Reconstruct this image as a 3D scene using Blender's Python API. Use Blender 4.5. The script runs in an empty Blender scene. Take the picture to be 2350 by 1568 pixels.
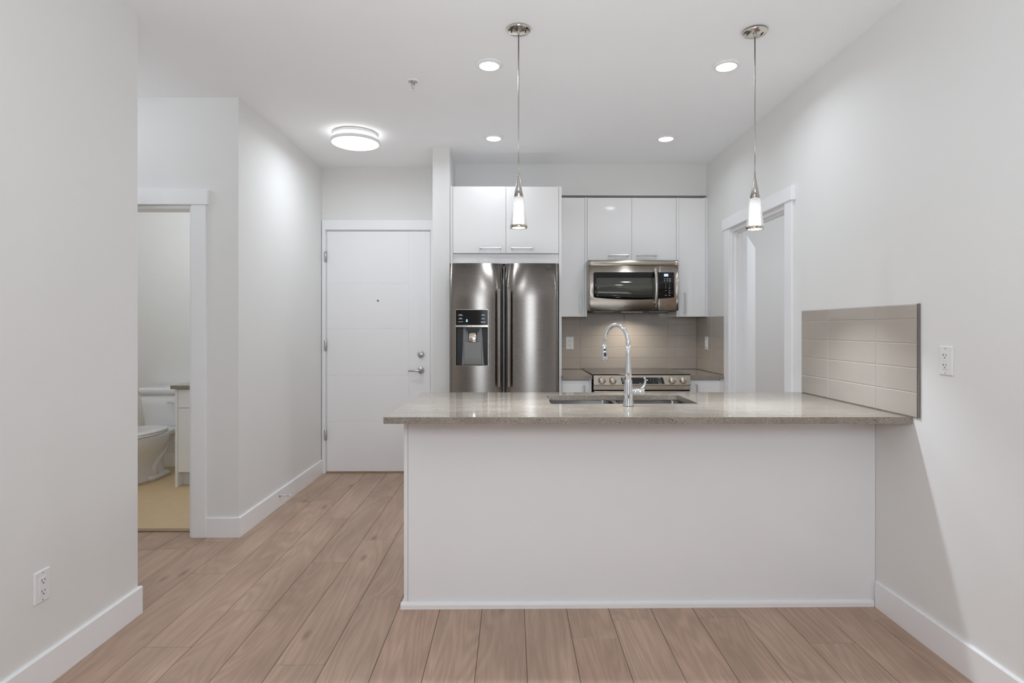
import bpy, bmesh, math, random
from mathutils import Vector, Matrix
random.seed(7)
PI = math.pi
SC = bpy.context.scene
COL = SC.collection

# ------------------------------------------------------------------ camera, world, exposure
cam_d = bpy.data.cameras.new('camera')
cam_d.sensor_width = 36.0
cam_d.lens = 1330.0 * 36.0 / 2350.0
cam_d.shift_x = (1175.0 - 1190.75) / 2350.0
cam_d.shift_y = (752.0 - 784.0) / 2350.0
cam_d.clip_start = 0.05
CAM = bpy.data.objects.new('camera', cam_d)
CAM.location = (0, 0, 1.293)
CAM.rotation_euler = (PI / 2, 0, -0.01207)
COL.objects.link(CAM)
SC.camera = CAM

SC.view_settings.view_transform = 'Standard'
SC.view_settings.look = 'None'
SC.view_settings.exposure = 0.0
SC.view_settings.gamma = 1.0
SC.view_settings.use_curve_mapping = False
SC.cycles.max_bounces = 10
SC.cycles.diffuse_bounces = 8
SC.cycles.caustics_reflective = False
SC.cycles.caustics_refractive = False
SC.cycles.sample_clamp_indirect = 4.0

W = bpy.data.worlds.new('sky')
SC.world = W
W.use_nodes = True
bg = W.node_tree.nodes['Background']
bg.inputs['Color'].default_value = (0.50, 0.68, 0.85, 1)
bg.inputs['Strength'].default_value = 1.2


def lamp(name, typ, loc, energy, size=0.1, color=(1, 1, 1), rot=(0, 0, 0), spread=None, spot=None, sizey=None):
    d = bpy.data.lights.new(name, typ)
    d.energy = energy
    d.color = color
    if typ == 'AREA':
        d.shape = 'DISK' if sizey is None else 'RECTANGLE'
        d.size = size
        if sizey:
            d.size_y = sizey
        if spread:
            d.spread = spread
    else:
        d.shadow_soft_size = size
    if typ == 'SPOT':
        d.spot_size = spot
        d.spot_blend = 0.6
    o = bpy.data.objects.new(name, d)
    o.location = loc
    o.rotation_euler = rot
    COL.objects.link(o)
    return o


# added fill lamps standing in for bounced light, then daylight, bathroom, bedroom, side hall
COOL = (0.905, 0.982, 1.065)
lamp('ceiling_fill', 'AREA', (0.0, -0.7, 1.75), 9, 0.9, COOL, rot=(PI, 0, 0))  # added up-light behind the camera, belongs to no fixture
lamp('upward_fill', 'AREA', (0.1, 1.2, 0.25), 11, 1.2, COOL, rot=(PI, 0, 0), spread=2.1)  # added lamp below the view, brightens the ceiling
lamp('upward_fill', 'AREA', (0.45, 3.8, 0.25), 3.8, 1.6, COOL, rot=(PI, 0, 0), spread=2.1, sizey=0.6)  # added lamp hidden by the peninsula, lifts the kitchen ceiling
lamp('front_fill', 'AREA', (0.0, -0.6, 1.9), 27, 0.75, COOL, rot=(math.radians(87), 0, 0))  # added frontal fill behind the camera, no fixture there
lamp('window_daylight', 'AREA', (-0.1, -2.9, 1.35), 8, 1.0, (0.80, 0.90, 1.0), rot=(PI / 2, 0, 0), sizey=1.7)
lamp('bathroom_light', 'POINT', (-2.75, 4.35, 2.45), 13.5, 0.12, (0.93, 0.98, 1.03))
lamp('bedroom_light', 'POINT', (3.3, 4.3, 2.2), 31, 0.25, COOL)
lamp('side_hall_light', 'POINT', (-2.7, 3.1, 2.45), 5.5, 0.12, COOL)

# ------------------------------------------------------------------ materials
def lin(c):
    c /= 255.0
    return c / 12.92 if c <= 0.04045 else ((c + 0.055) / 1.055) ** 2.4


def rgb(r, g, b):
    return (lin(r), lin(g), lin(b), 1)


def new_mat(name):
    m = bpy.data.materials.new(name)
    m.use_nodes = True
    nt = m.node_tree
    return m, nt, nt.nodes['Principled BSDF']


def mat(name, col, rough=0.5, metal=0.0, bump=0.0, bscale=200.0, vary=0.03, vscale=6.0, coat=0.0, spec=0.5, aniso=0.0):
    """principled surface with a little procedural tone variation and optional fine bump"""
    m, nt, p = new_mat(name)
    col = tuple(col[:3]) + (1,)
    tc = nt.nodes.new('ShaderNodeTexCoord')
    nz = nt.nodes.new('ShaderNodeTexNoise')
    nz.inputs['Scale'].default_value = vscale
    nz.inputs['Detail'].default_value = 3
    nt.links.new(tc.outputs['Object'], nz.inputs['Vector'])
    mx = nt.nodes.new('ShaderNodeMix')
    mx.data_type = 'RGBA'
    mx.inputs['A'].default_value = tuple(c * (1 - vary) for c in col[:3]) + (1,)
    mx.inputs['B'].default_value = tuple(min(1, c * (1 + vary)) for c in col[:3]) + (1,)
    nt.links.new(nz.outputs['Fac'], mx.inputs['Factor'])
    nt.links.new(mx.outputs['Result'], p.inputs['Base Color'])
    p.inputs['Roughness'].default_value = rough
    p.inputs['Metallic'].default_value = metal
    p.inputs['Specular IOR Level'].default_value = spec
    p.inputs['Coat Weight'].default_value = coat
    p.inputs['Coat Roughness'].default_value = 0.04
    p.inputs['Anisotropic'].default_value = aniso
    if bump:
        n2 = nt.nodes.new('ShaderNodeTexNoise')
        n2.inputs['Scale'].default_value = bscale
        n2.inputs['Detail'].default_value = 2
        nt.links.new(tc.outputs['Object'], n2.inputs['Vector'])
        b = nt.nodes.new('ShaderNodeBump')
        b.inputs['Strength'].default_value = bump
        b.inputs['Distance'].default_value = 0.002
        nt.links.new(n2.outputs['Fac'], b.inputs['Height'])
        nt.links.new(b.outputs['Normal'], p.inputs['Normal'])
    return m


def emit(name, col, strength):
    m, nt, p = new_mat(name)
    p.inputs['Base Color'].default_value = (0.8, 0.8, 0.8, 1)
    p.inputs['Emission Color'].default_value = tuple(col) + (1,)
    p.inputs['Emission Strength'].default_value = strength
    return m


M = {}
M['wall'] = mat('wall_paint', (0.79, 0.785, 0.77), 0.75, bump=0.05, bscale=350, vary=0.01)
M['ceil'] = mat('ceiling_paint', (0.90, 0.90, 0.90), 0.9, bump=0.03, bscale=250, vary=0.01)
M['trim'] = mat('trim_paint', (0.88, 0.88, 0.885), 0.35, vary=0.01)
M['door'] = mat('door_paint', (0.88, 0.88, 0.885), 0.4, vary=0.01)
M['gloss'] = mat('gloss_white_lacquer', (0.86, 0.853, 0.845), 0.07, vary=0.006, coat=0.3)
M['island'] = mat('satin_white_panel', (0.86, 0.86, 0.87), 0.13, vary=0.008)
M['edge'] = mat('white_edge_band', (0.78, 0.78, 0.79), 0.3, vary=0.01)
M['dark'] = mat('dark_gap', (0.015, 0.015, 0.015), 0.8)
M['black'] = mat('black_glass', (0.006, 0.006, 0.007), 0.06, vary=0.0)
M['blackp'] = mat('black_plastic', (0.012, 0.012, 0.012), 0.45)
M['greyp'] = mat('grey_plastic', (0.20, 0.195, 0.19), 0.35)
M['chrome'] = mat('chrome', (0.80, 0.82, 0.84), 0.05, 1.0, vary=0.01)
M['nickel'] = mat('brushed_nickel', (0.50, 0.48, 0.45), 0.27, 1.0)
M['nickel_pol'] = mat('polished_nickel', (0.70, 0.66, 0.58), 0.08, 1.0)
M['satin'] = mat('satin_steel', (0.55, 0.55, 0.55), 0.3, 1.0)
M['pull'] = mat('pull_steel', (0.62, 0.62, 0.63), 0.22, 1.0)
M['porcelain'] = mat('porcelain', (0.84, 0.84, 0.84), 0.08, vary=0.005, coat=0.4)
M['plate'] = mat('outlet_plastic', (0.82, 0.82, 0.82), 0.28, vary=0.01)
M['slot'] = mat('outlet_slot', (0.03, 0.03, 0.03), 0.7)
M['mark'] = mat('printed_mark', (0.55, 0.55, 0.55), 0.6)
M['mark_dim'] = mat('dim_printed_mark', (0.10, 0.10, 0.10), 0.6)
M['logo'] = mat('logo_print', (0.05, 0.046, 0.042), 0.5)
M['vinyl'] = mat('bathroom_floor', (0.66, 0.495, 0.29), 0.45, vary=0.10, vscale=14)
M['oak_strip'] = mat('threshold_wood', (0.36, 0.25, 0.16), 0.4, vary=0.1, vscale=20)
M['tile'] = mat('taupe_tile', (0.46, 0.415, 0.37), 0.07, vary=0.015, vscale=2.0, coat=0.2)
M['grout'] = mat('tile_grout', (0.52, 0.47, 0.41), 0.8)
M['alu'] = mat('dark_metal_edge', (0.30, 0.28, 0.27), 0.35, 0.9)
M['cushion'] = M['plate']
M['lens'] = emit('lit_lens', (1, 1, 1), 12.0)
M['tube'] = emit('lit_diffuser', (1, 1, 1), 8.0)
M['diff'] = emit('lit_round_diffuser', (1, 1, 1), 4.0)
M['halo'] = emit('lit_acrylic_band', (1, 1, 1), 3.5)
M['blue'] = emit('blue_display', (0.10, 0.42, 1.0), 1.6)
M['blue_dark'] = emit('blue_backlight', (0.03, 0.10, 0.30), 1.0)
M['cyan'] = emit('lit_digits', (0.55, 0.85, 1.0), 1.4)


def brushed(name, col, rough, direction, aniso=0.8):
    """brushed stainless: fine streaks along one object axis drive roughness and bump"""
    m, nt, p = new_mat(name)
    tc = nt.nodes.new('ShaderNodeTexCoord')
    mp = nt.nodes.new('ShaderNodeMapping')
    s = {'x': (3, 300, 700), 'z': (900, 300, 2)}[direction]
    mp.inputs['Scale'].default_value = s
    nt.links.new(tc.outputs['Object'], mp.inputs['Vector'])
    nz = nt.nodes.new('ShaderNodeTexNoise')
    nz.inputs['Scale'].default_value = 1.0
    nz.inputs['Detail'].default_value = 3
    nt.links.new(mp.outputs['Vector'], nz.inputs['Vector'])
    mr = nt.nodes.new('ShaderNodeMapRange')
    mr.inputs['To Min'].default_value = rough * 0.8
    mr.inputs['To Max'].default_value = rough * 1.25
    nt.links.new(nz.outputs['Fac'], mr.inputs['Value'])
    nt.links.new(mr.outputs['Result'], p.inputs['Roughness'])
    mx = nt.nodes.new('ShaderNodeMix')
    mx.data_type = 'RGBA'
    mx.inputs['A'].default_value = tuple(c * 0.97 for c in col) + (1,)
    mx.inputs['B'].default_value = tuple(c * 1.03 for c in col) + (1,)
    nt.links.new(nz.outputs['Fac'], mx.inputs['Factor'])
    nt.links.new(mx.outputs['Result'], p.inputs['Base Color'])
    p.inputs['Metallic'].default_value = 1.0
    # reflections drawn out vertically, as on sheet brushed along its width
    tg = nt.nodes.new('ShaderNodeTangent')
    tg.direction_type = 'RADIAL'
    tg.axis = 'Z'
    nt.links.new(tg.outputs['Tangent'], p.inputs['Tangent'])
    p.inputs['Anisotropic'].default_value = aniso
    p.inputs['Anisotropic Rotation'].default_value = 0.25
    return m


M['fridge_steel'] = brushed('fridge_stainless', (0.25, 0.228, 0.208), 0.28, 'x', 0.93)
M['steel'] = brushed('appliance_stainless', (0.55, 0.495, 0.425), 0.27, 'x', 0.88)
M['sink_steel'] = brushed('sink_stainless', (0.45, 0.44, 0.43), 0.22, 'x')


def granite():
    m, nt, p = new_mat('beige_granite')
    L = nt.links.new
    tc = nt.nodes.new('ShaderNodeTexCoord')
    mp = nt.nodes.new('ShaderNodeMapping')
    mp.inputs['Scale'].default_value = (1.0, 2.6, 2.6)
    L(tc.outputs['Object'], mp.inputs['Vector'])
    a = nt.nodes.new('ShaderNodeTexNoise')
    a.inputs['Scale'].default_value = 150
    a.inputs['Detail'].default_value = 6
    a.inputs['Roughness'].default_value = 0.7
    L(mp.outputs['Vector'], a.inputs['Vector'])
    b = nt.nodes.new('ShaderNodeTexNoise')
    b.inputs['Scale'].default_value = 4
    b.inputs['Detail'].default_value = 5
    b.inputs['Distortion'].default_value = 0.8
    L(mp.outputs['Vector'], b.inputs['Vector'])
    r1 = nt.nodes.new('ShaderNodeValToRGB')
    e = r1.color_ramp.elements
    e[0].position = 0.30
    e[0].color = (0.095, 0.085, 0.076, 1)
    e[1].position = 0.66
    e[1].color = (0.46, 0.41, 0.35, 1)
    L(a.outputs['Fac'], r1.inputs['Fac'])
    r2 = nt.nodes.new('ShaderNodeValToRGB')
    e = r2.color_ramp.elements
    e[0].position = 0.35
    e[0].color = (0.82, 0.80, 0.78, 1)
    e[1].position = 0.7
    e[1].color = (1.06, 1.04, 1.0, 1)
    L(b.outputs['Fac'], r2.inputs['Fac'])
    mul = nt.nodes.new('ShaderNodeMix')
    mul.data_type = 'RGBA'
    mul.blend_type = 'MULTIPLY'
    mul.inputs['Factor'].default_value = 1
    L(r1.outputs['Color'], mul.inputs['A'])
    L(r2.outputs['Color'], mul.inputs['B'])
    # sparse dark mineral flecks, drawn out along the slab
    mp2 = nt.nodes.new('ShaderNodeMapping')
    mp2.inputs['Scale'].default_value = (48, 130, 130)
    L(tc.outputs['Object'], mp2.inputs['Vector'])
    v = nt.nodes.new('ShaderNodeTexVoronoi')
    v.inputs['Scale'].default_value = 1.0
    L(mp2.outputs['Vector'], v.inputs['Vector'])
    sep = nt.nodes.new('ShaderNodeSeparateColor')
    L(v.outputs['Color'], sep.inputs['Color'])
    g = nt.nodes.new('ShaderNodeMath')
    g.operation = 'GREATER_THAN'
    g.inputs[1].default_value = 0.975
    L(sep.outputs['Red'], g.inputs[0])
    l = nt.nodes.new('ShaderNodeMath')
    l.operation = 'LESS_THAN'
    l.inputs[1].default_value = 0.33
    L(v.outputs['Distance'], l.inputs[0])
    gm = nt.nodes.new('ShaderNodeMath')
    gm.operation = 'MULTIPLY'
    L(g.outputs[0], gm.inputs[0])
    L(l.outputs[0], gm.inputs[1])
    gs = nt.nodes.new('ShaderNodeMath')
    gs.operation = 'MULTIPLY'
    gs.inputs[1].default_value = 0.7
    L(gm.outputs[0], gs.inputs[0])
    mx = nt.nodes.new('ShaderNodeMix')
    mx.data_type = 'RGBA'
    L(gs.outputs[0], mx.inputs['Factor'])
    L(mul.outputs['Result'], mx.inputs['A'])
    mx.inputs['B'].default_value = (0.06, 0.05, 0.04, 1)
    L(mx.outputs['Result'], p.inputs['Base Color'])
    p.inputs['Roughness'].default_value = 0.06
    return m


M['granite'] = granite()


def wood():
    """oak plank laminate; per-plank tone in a colour attribute, grain in plank-local metres in the UV map"""
    m, nt, p = new_mat('oak_plank')
    L = nt.links.new
    N = nt.nodes.new
    uv = N('ShaderNodeUVMap')
    uv.uv_map = 'plank'
    at = N('ShaderNodeVertexColor')
    at.layer_name = 'tone'
    sep = N('ShaderNodeSeparateColor')
    L(at.outputs['Color'], sep.inputs['Color'])

    def mapped(sx, sy):
        mp = N('ShaderNodeMapping')
        mp.inputs['Scale'].default_value = (sx, sy, 1)
        L(uv.outputs['UV'], mp.inputs['Vector'])
        return mp.outputs['Vector']

    # large soft figure -> cathedral rings
    f1 = N('ShaderNodeTexNoise')
    f1.inputs['Scale'].default_value = 1
    f1.inputs['Detail'].default_value = 2
    f1.inputs['Roughness'].default_value = 0.45
    f1.inputs['Distortion'].default_value = 0.6
    L(mapped(5.2, 0.62), f1.inputs['Vector'])
    ring = N('ShaderNodeMath')
    ring.operation = 'MULTIPLY'
    ring.inputs[1].default_value = 95
    L(f1.outputs['Fac'], ring.inputs[0])
    sn = N('ShaderNodeMath')
    sn.operation = 'SINE'
    L(ring.outputs[0], sn.inputs[0])
    sm = N('ShaderNodeMapRange')
    sm.inputs['From Min'].default_value = -1
    sm.inputs['From Max'].default_value = 1
    L(sn.outputs[0], sm.inputs['Value'])
    # fine pores along the plank
    f2 = N('ShaderNodeTexNoise')
    f2.inputs['Scale'].default_value = 1
    f2.inputs['Detail'].default_value = 4
    f2.inputs['Roughness'].default_value = 0.65
    L(mapped(190, 5), f2.inputs['Vector'])
    # broad blotches
    f3 = N('ShaderNodeTexNoise')
    f3.inputs['Scale'].default_value = 1
    f3.inputs['Detail'].default_value = 3
    L(mapped(5, 1.6), f3.inputs['Vector'])
    # knots
    kn = N('ShaderNodeTexVoronoi')
    kn.inputs['Scale'].default_value = 1
    L(mapped(7.0, 2.3), kn.inputs['Vector'])
    ks = N('ShaderNodeSeparateColor')
    L(kn.outputs['Color'], ks.inputs['Color'])
    kg = N('ShaderNodeMath')
    kg.operation = 'GREATER_THAN'
    kg.inputs[1].default_value = 0.45
    L(ks.outputs['Red'], kg.inputs[0])
    kd = N('ShaderNodeMapRange')
    kd.inputs['From Min'].default_value = 0.02
    kd.inputs['From Max'].default_value = 0.15
    kd.inputs['To Min'].default_value = 1
    kd.inputs['To Max'].default_value = 0
    kdn = N('ShaderNodeMath')
    kdn.operation = 'MULTIPLY_ADD'
    kdn.inputs[1].default_value = 0.16
    L(f2.outputs['Fac'], kdn.inputs[0])
    L(kn.outputs['Distance'], kdn.inputs[2])
    kds = N('ShaderNodeMath')
    kds.operation = 'SUBTRACT'
    kds.inputs[1].default_value = 0.08
    L(kdn.outputs[0], kds.inputs[0])
    L(kds.outputs[0], kd.inputs['Value'])
    kk = N('ShaderNodeMath')
    kk.operation = 'MULTIPLY'
    L(kg.outputs[0], kk.inputs[0])
    L(kd.outputs['Result'], kk.inputs[1])

    def mixc(a, b, fac):
        mx = N('ShaderNodeMix')
        mx.data_type = 'RGBA'
        for k, v in (('A', a), ('B', b), ('Factor', fac)):
            if isinstance(v, (tuple, float)):
                mx.inputs[k].default_value = v
            else:
                L(v, mx.inputs[k])
        return mx.outputs['Result']

    def scaled(sock, k, add=0.0):
        mm = N('ShaderNodeMath')
        mm.operation = 'MULTIPLY_ADD'
        mm.inputs[1].default_value = k
        mm.inputs[2].default_value = add
        mm.use_clamp = True
        L(sock, mm.inputs[0])
        return mm.outputs[0]

    base = mixc(WOOD_A, WOOD_B, sep.outputs['Red'])
    base = mixc(base, WOOD_C, scaled(sep.outputs['Green'], 0.55))
    base = mixc(base, WOOD_D, scaled(f3.outputs['Fac'], 1.5, -0.5))
    base = mixc(base, WOOD_D, scaled(sm.outputs['Result'], 0.34))
    base = mixc(base, WOOD_D, scaled(f2.outputs['Fac'], 1.6, -0.62))
    base = mixc(base, WOOD_K, scaled(kk.outputs[0], 0.6))
    L(base, p.inputs['Base Color'])
    p.inputs['Roughness'].default_value = 0.42
    p.inputs['Specular IOR Level'].default_value = 0.35
    b = N('ShaderNodeBump')
    b.inputs['Strength'].default_value = 0.12
    b.inputs['Distance'].default_value = 0.001
    L(f2.outputs['Fac'], b.inputs['Height'])
    L(b.outputs['Normal'], p.inputs['Normal'])
    return m


WOOD_A = (0.60, 0.428, 0.325, 1)
WOOD_B = (0.48, 0.340, 0.255, 1)
WOOD_C = (0.60, 0.388, 0.295, 1)
WOOD_D = (0.29, 0.197, 0.142, 1)
WOOD_K = (0.10, 0.067, 0.050, 1)
M['wood'] = wood()


def bubble_glass():
    m, nt, p = new_mat('bubble_glass')
    p.inputs['Base Color'].default_value = (1, 1, 1, 1)
    p.inputs['Transmission Weight'].default_value = 0.72
    p.inputs['Roughness'].default_value = 0.02
    p.inputs['IOR'].default_value = 1.12
    p.inputs['Emission Color'].default_value = (1, 1, 1, 1)
    p.inputs['Emission Strength'].default_value = 0.10   # lit acrylic shade glowing from the lamp inside it
    tc = nt.nodes.new('ShaderNodeTexCoord')
    v = nt.nodes.new('ShaderNodeTexVoronoi')
    v.inputs['Scale'].default_value = 260
    nt.links.new(tc.outputs['Object'], v.inputs['Vector'])
    b = nt.nodes.new('ShaderNodeBump')
    b.inputs['Strength'].default_value = 0.35
    b.inputs['Distance'].default_value = 0.003
    nt.links.new(v.outputs['Distance'], b.inputs['Height'])
    nt.links.new(b.outputs['Normal'], p.inputs['Normal'])
    return m


M['glass'] = bubble_glass()


def pane_glass():
    m, nt, p = new_mat('window_glass')
    p.inputs['Transmission Weight'].default_value = 1.0
    p.inputs['Roughness'].default_value = 0.0
    p.inputs['IOR'].default_value = 1.05
    return m


M['pane'] = pane_glass()

# ------------------------------------------------------------------ mesh helpers
ORG = {}


class MB:
    def __init__(self):
        self.bm = bmesh.new()

    def box(self, x0, x1, y0, y1, z0, z1, bev=0.0, seg=2):
        b = bmesh.new()
        vs = [b.verts.new((x, y, z)) for x in (x0, x1) for y in (y0, y1) for z in (z0, z1)]
        for f in ((0, 1, 3, 2), (4, 6, 7, 5), (0, 4, 5, 1), (2, 3, 7, 6), (0, 2, 6, 4), (1, 5, 7, 3)):
            b.faces.new([vs[i] for i in f])
        if bev:
            bmesh.ops.bevel(b, geom=b.edges[:], offset=bev, segments=seg, affect='EDGES', profile=0.5)
        self.join(b)
        return self

    def join(self, b, M4=None):
        b.normal_update()
        mp = {}
        for v in b.verts:
            co = (M4 @ v.co) if M4 else v.co
            mp[v] = self.bm.verts.new(co)
        for f in b.faces:
            try:
                nf = self.bm.faces.new([mp[v] for v in f.verts])
                nf.smooth = f.smooth
            except ValueError:
                pass
        b.free()

    def lathe(self, prof, c, n=40, axis='Z', smooth=True, cap=True):
        """prof: (radius, height) from one end to the other"""
        b = bmesh.new()
        rings = []
        for r, h in prof:
            if r < 1e-6:
                rings.append([b.verts.new((0, 0, h))])
            else:
                rings.append([b.verts.new((r * math.cos(2 * PI * k / n), r * math.sin(2 * PI * k / n), h)) for k in range(n)])
        for a, d in zip(rings, rings[1:]):
            for k in range(n):
                k2 = (k + 1) % n
                if len(a) == 1 and len(d) == 1:
                    continue
                if len(a) == 1:
                    f = b.faces.new((a[0], d[k], d[k2]))
                elif len(d) == 1:
                    f = b.faces.new((a[k], a[k2], d[0]))
                else:
                    f = b.faces.new((a[k], a[k2], d[k2], d[k]))
                f.smooth = smooth
        if cap:
            if len(rings[0]) > 1:
                b.faces.new(rings[0])
            if len(rings[-1]) > 1:
                b.faces.new(rings[-1][::-1])
        bmesh.ops.recalc_face_normals(b, faces=b.faces[:])
        R = {'Z': Matrix.Identity(4), 'X': Matrix.Rotation(PI / 2, 4, 'Y'), 'Y': Matrix.Rotation(-PI / 2, 4, 'X'),
             '-Y': Matrix.Rotation(PI / 2, 4, 'X')}[axis] if isinstance(axis, str) else axis
        self.join(b, Matrix.Translation(Vector(c)) @ R)
        return self

    def tube(self, pts, r, n=16, cap=True, flat=None):
        pts = [Vector(p) for p in pts]
        rs = r if isinstance(r, (list, tuple)) else [r] * len(pts)
        b = bmesh.new()
        rings = []
        t0 = (pts[1] - pts[0]).normalized()
        up = Vector((0, 0, 1)) if abs(t0.z) < 0.9 else Vector((1, 0, 0))
        nrm = (up - t0 * up.dot(t0)).normalized()
        for i, p in enumerate(pts):
            if i == 0:
                t = t0
            elif i == len(pts) - 1:
                t = (pts[i] - pts[i - 1]).normalized()
            else:
                t = ((pts[i + 1] - pts[i]).normalized() + (pts[i] - pts[i - 1]).normalized()).normalized()
            nrm = (nrm - t * nrm.dot(t)).normalized()
            bn = t.cross(nrm)
            fl = flat if flat else 1.0
            rings.append([b.verts.new(p + (nrm * math.cos(2 * PI * k / n) + bn * math.sin(2 * PI * k / n) * fl) * rs[i]) for k in range(n)])
        for a, d in zip(rings, rings[1:]):
            for k in range(n):
                f = b.faces.new((a[k], a[(k + 1) % n], d[(k + 1) % n], d[k]))
                f.smooth = True
        if cap:
            b.faces.new(rings[0][::-1])
            b.faces.new(rings[-1])
        bmesh.ops.recalc_face_normals(b, faces=b.faces[:])
        self.join(b)
        return self

    def loft(self, rings, cap=True, smooth=True):
        b = bmesh.new()
        R = [[b.verts.new(p) for p in r] for r in rings]
        n = len(R[0])
        for a, d in zip(R, R[1:]):
            for k in range(n):
                f = b.faces.new((a[k], a[(k + 1) % n], d[(k + 1) % n], d[k]))
                f.smooth = smooth
        if cap:
            b.faces.new(R[0][::-1])
            b.faces.new(R[-1])
        bmesh.ops.recalc_face_normals(b, faces=b.faces[:])
        self.join(b)
        return self

    def prism(self, pts, z0, z1, M4=None, smooth=False):
        """2-D outline extruded along local z, then placed by M4"""
        b = bmesh.new()
        lo = [b.verts.new((x, y, z0)) for x, y in pts]
        hi = [b.verts.new((x, y, z1)) for x, y in pts]
        n = len(pts)
        for k in range(n):
            f = b.faces.new((lo[k], lo[(k + 1) % n], hi[(k + 1) % n], hi[k]))
            f.smooth = smooth
        b.faces.new(lo[::-1])
        b.faces.new(hi)
        bmesh.ops.recalc_face_normals(b, faces=b.faces[:])
        self.join(b, M4)
        return self

    def curve(self, cu, M4=None):
        """take the mesh of a filled curve or text"""
        o = bpy.data.objects.new('tmp', cu)
        COL.objects.link(o)
        bpy.context.view_layer.update()
        me = bpy.data.meshes.new_from_object(o.evaluated_get(bpy.context.evaluated_depsgraph_get()))
        b = bmesh.new()
        b.from_mesh(me)
        bpy.data.objects.remove(o)
        bpy.data.meshes.remove(me)
        bpy.data.curves.remove(cu)
        for f in b.faces:
            f.smooth = False
        self.join(b, M4)
        return self

    def text(self, s, size, M4, ext=0.0004, align='CENTER', sx=1.0):
        cu = bpy.data.curves.new('t', 'FONT')
        cu.body = s
        cu.size = size
        cu.extrude = ext
        cu.align_x = align
        cu.align_y = 'CENTER'
        cu.resolution_u = 3
        if sx != 1.0:
            M4 = M4 @ Matrix.Diagonal((sx, 1, 1, 1))
        return self.curve(cu, M4)

    def plate(self, outer, holes, z0, z1, bev=0.0, M4=None):
        cu = bpy.data.curves.new('p', 'CURVE')
        cu.dimensions = '2D'
        cu.fill_mode = 'BOTH'
        for loop in [outer] + holes:
            sp = cu.splines.new('POLY')
            sp.points.add(len(loop) - 1)
            for q, (x, y) in zip(sp.points, loop):
                q.co = (x, y, 0, 1)
            sp.use_cyclic_u = True
        cu.extrude = (z1 - z0) / 2 - bev
        cu.bevel_depth = bev
        cu.bevel_resolution = 1
        cu.offset = -bev
        T = Matrix.Translation((0, 0, (z0 + z1) / 2))
        return self.curve(cu, (M4 @ T) if M4 else T)

    def build(self, name, m, parent=None, org=None):
        if parent is not None:
            org = ORG[parent.name]
        if org is None:
            # a lone mesh gets its origin at the centre of its base
            xs = [v.co for v in self.bm.verts]
            org = Vector(((min(c.x for c in xs) + max(c.x for c in xs)) / 2, (min(c.y for c in xs) + max(c.y for c in xs)) / 2,
                          min(c.z for c in xs)))
        org = Vector(org)
        for v in self.bm.verts:
            v.co -= org
        me = bpy.data.meshes.new(name)
        self.bm.to_mesh(me)
        self.bm.free()
        me.materials.append(m)
        o = bpy.data.objects.new(name, me)
        COL.objects.link(o)
        if parent is not None:
            o.parent = parent
        else:
            o.location = org
        ORG[o.name] = org
        return o


def tag(o, label, cat, group=None, kind=None):
    o['label'] = label
    o['category'] = cat
    if group:
        o['group'] = group
    if kind:
        o['kind'] = kind
    return o


def thing(name, label, cat, loc, group=None, kind=None):
    o = bpy.data.objects.new(name, None)
    o.location = loc
    o.empty_display_size = 0.05
    COL.objects.link(o)
    ORG[o.name] = Vector(loc)
    return tag(o, label, cat, group, kind)


def struct(mb, name, m, label, cat):
    return tag(mb.build(name, m), label, cat, kind='structure')


def dup(root, delta, label):
    """a copy of a thing with copies of its parts and sub-parts"""
    r = root.copy()
    COL.objects.link(r)
    r.location = Vector(root.location) + Vector(delta)
    r['label'] = label
    for ch in list(root.children):
        c = ch.copy()
        COL.objects.link(c)
        c.parent = r
        for g in list(ch.children):
            d = g.copy()
            COL.objects.link(d)
            d.parent = c
    return r


def front(x, y, z):
    """local x -> +X, local y -> +Z, local z -> towards the camera (-Y)"""
    return Matrix.Translation((x, y, z)) @ Matrix(((1, 0, 0, 0), (0, 0, -1, 0), (0, 1, 0, 0), (0, 0, 0, 1)))


def faceX(x, y, z, sgn):
    """a face looking along sgn*X; local y -> +Z"""
    if sgn < 0:
        return Matrix.Translation((x, y, z)) @ Matrix(((0, 0, -1, 0), (-1, 0, 0, 0), (0, 1, 0, 0), (0, 0, 0, 1)))
    return Matrix.Translation((x, y, z)) @ Matrix(((0, 0, 1, 0), (1, 0, 0, 0), (0, 1, 0, 0), (0, 0, 0, 1)))


def rrect(x0, x1, y0, y1, r, n=5):
    out = []
    for cx, cy, a in ((x1 - r, y1 - r, 0), (x0 + r, y1 - r, 90), (x0 + r, y0 + r, 180), (x1 - r, y0 + r, 270)):
        for k in range(n + 1):
            t = math.radians(a + 90 * k / n)
            out.append((cx + r * math.cos(t), cy + r * math.sin(t)))
    return out


# ------------------------------------------------------------------ room shell
CZ = 2.713          # ceiling height
XR, XL = 1.693, -1.688
YB = 5.27           # kitchen back wall
YN = -3.0           # wall behind the camera


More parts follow.
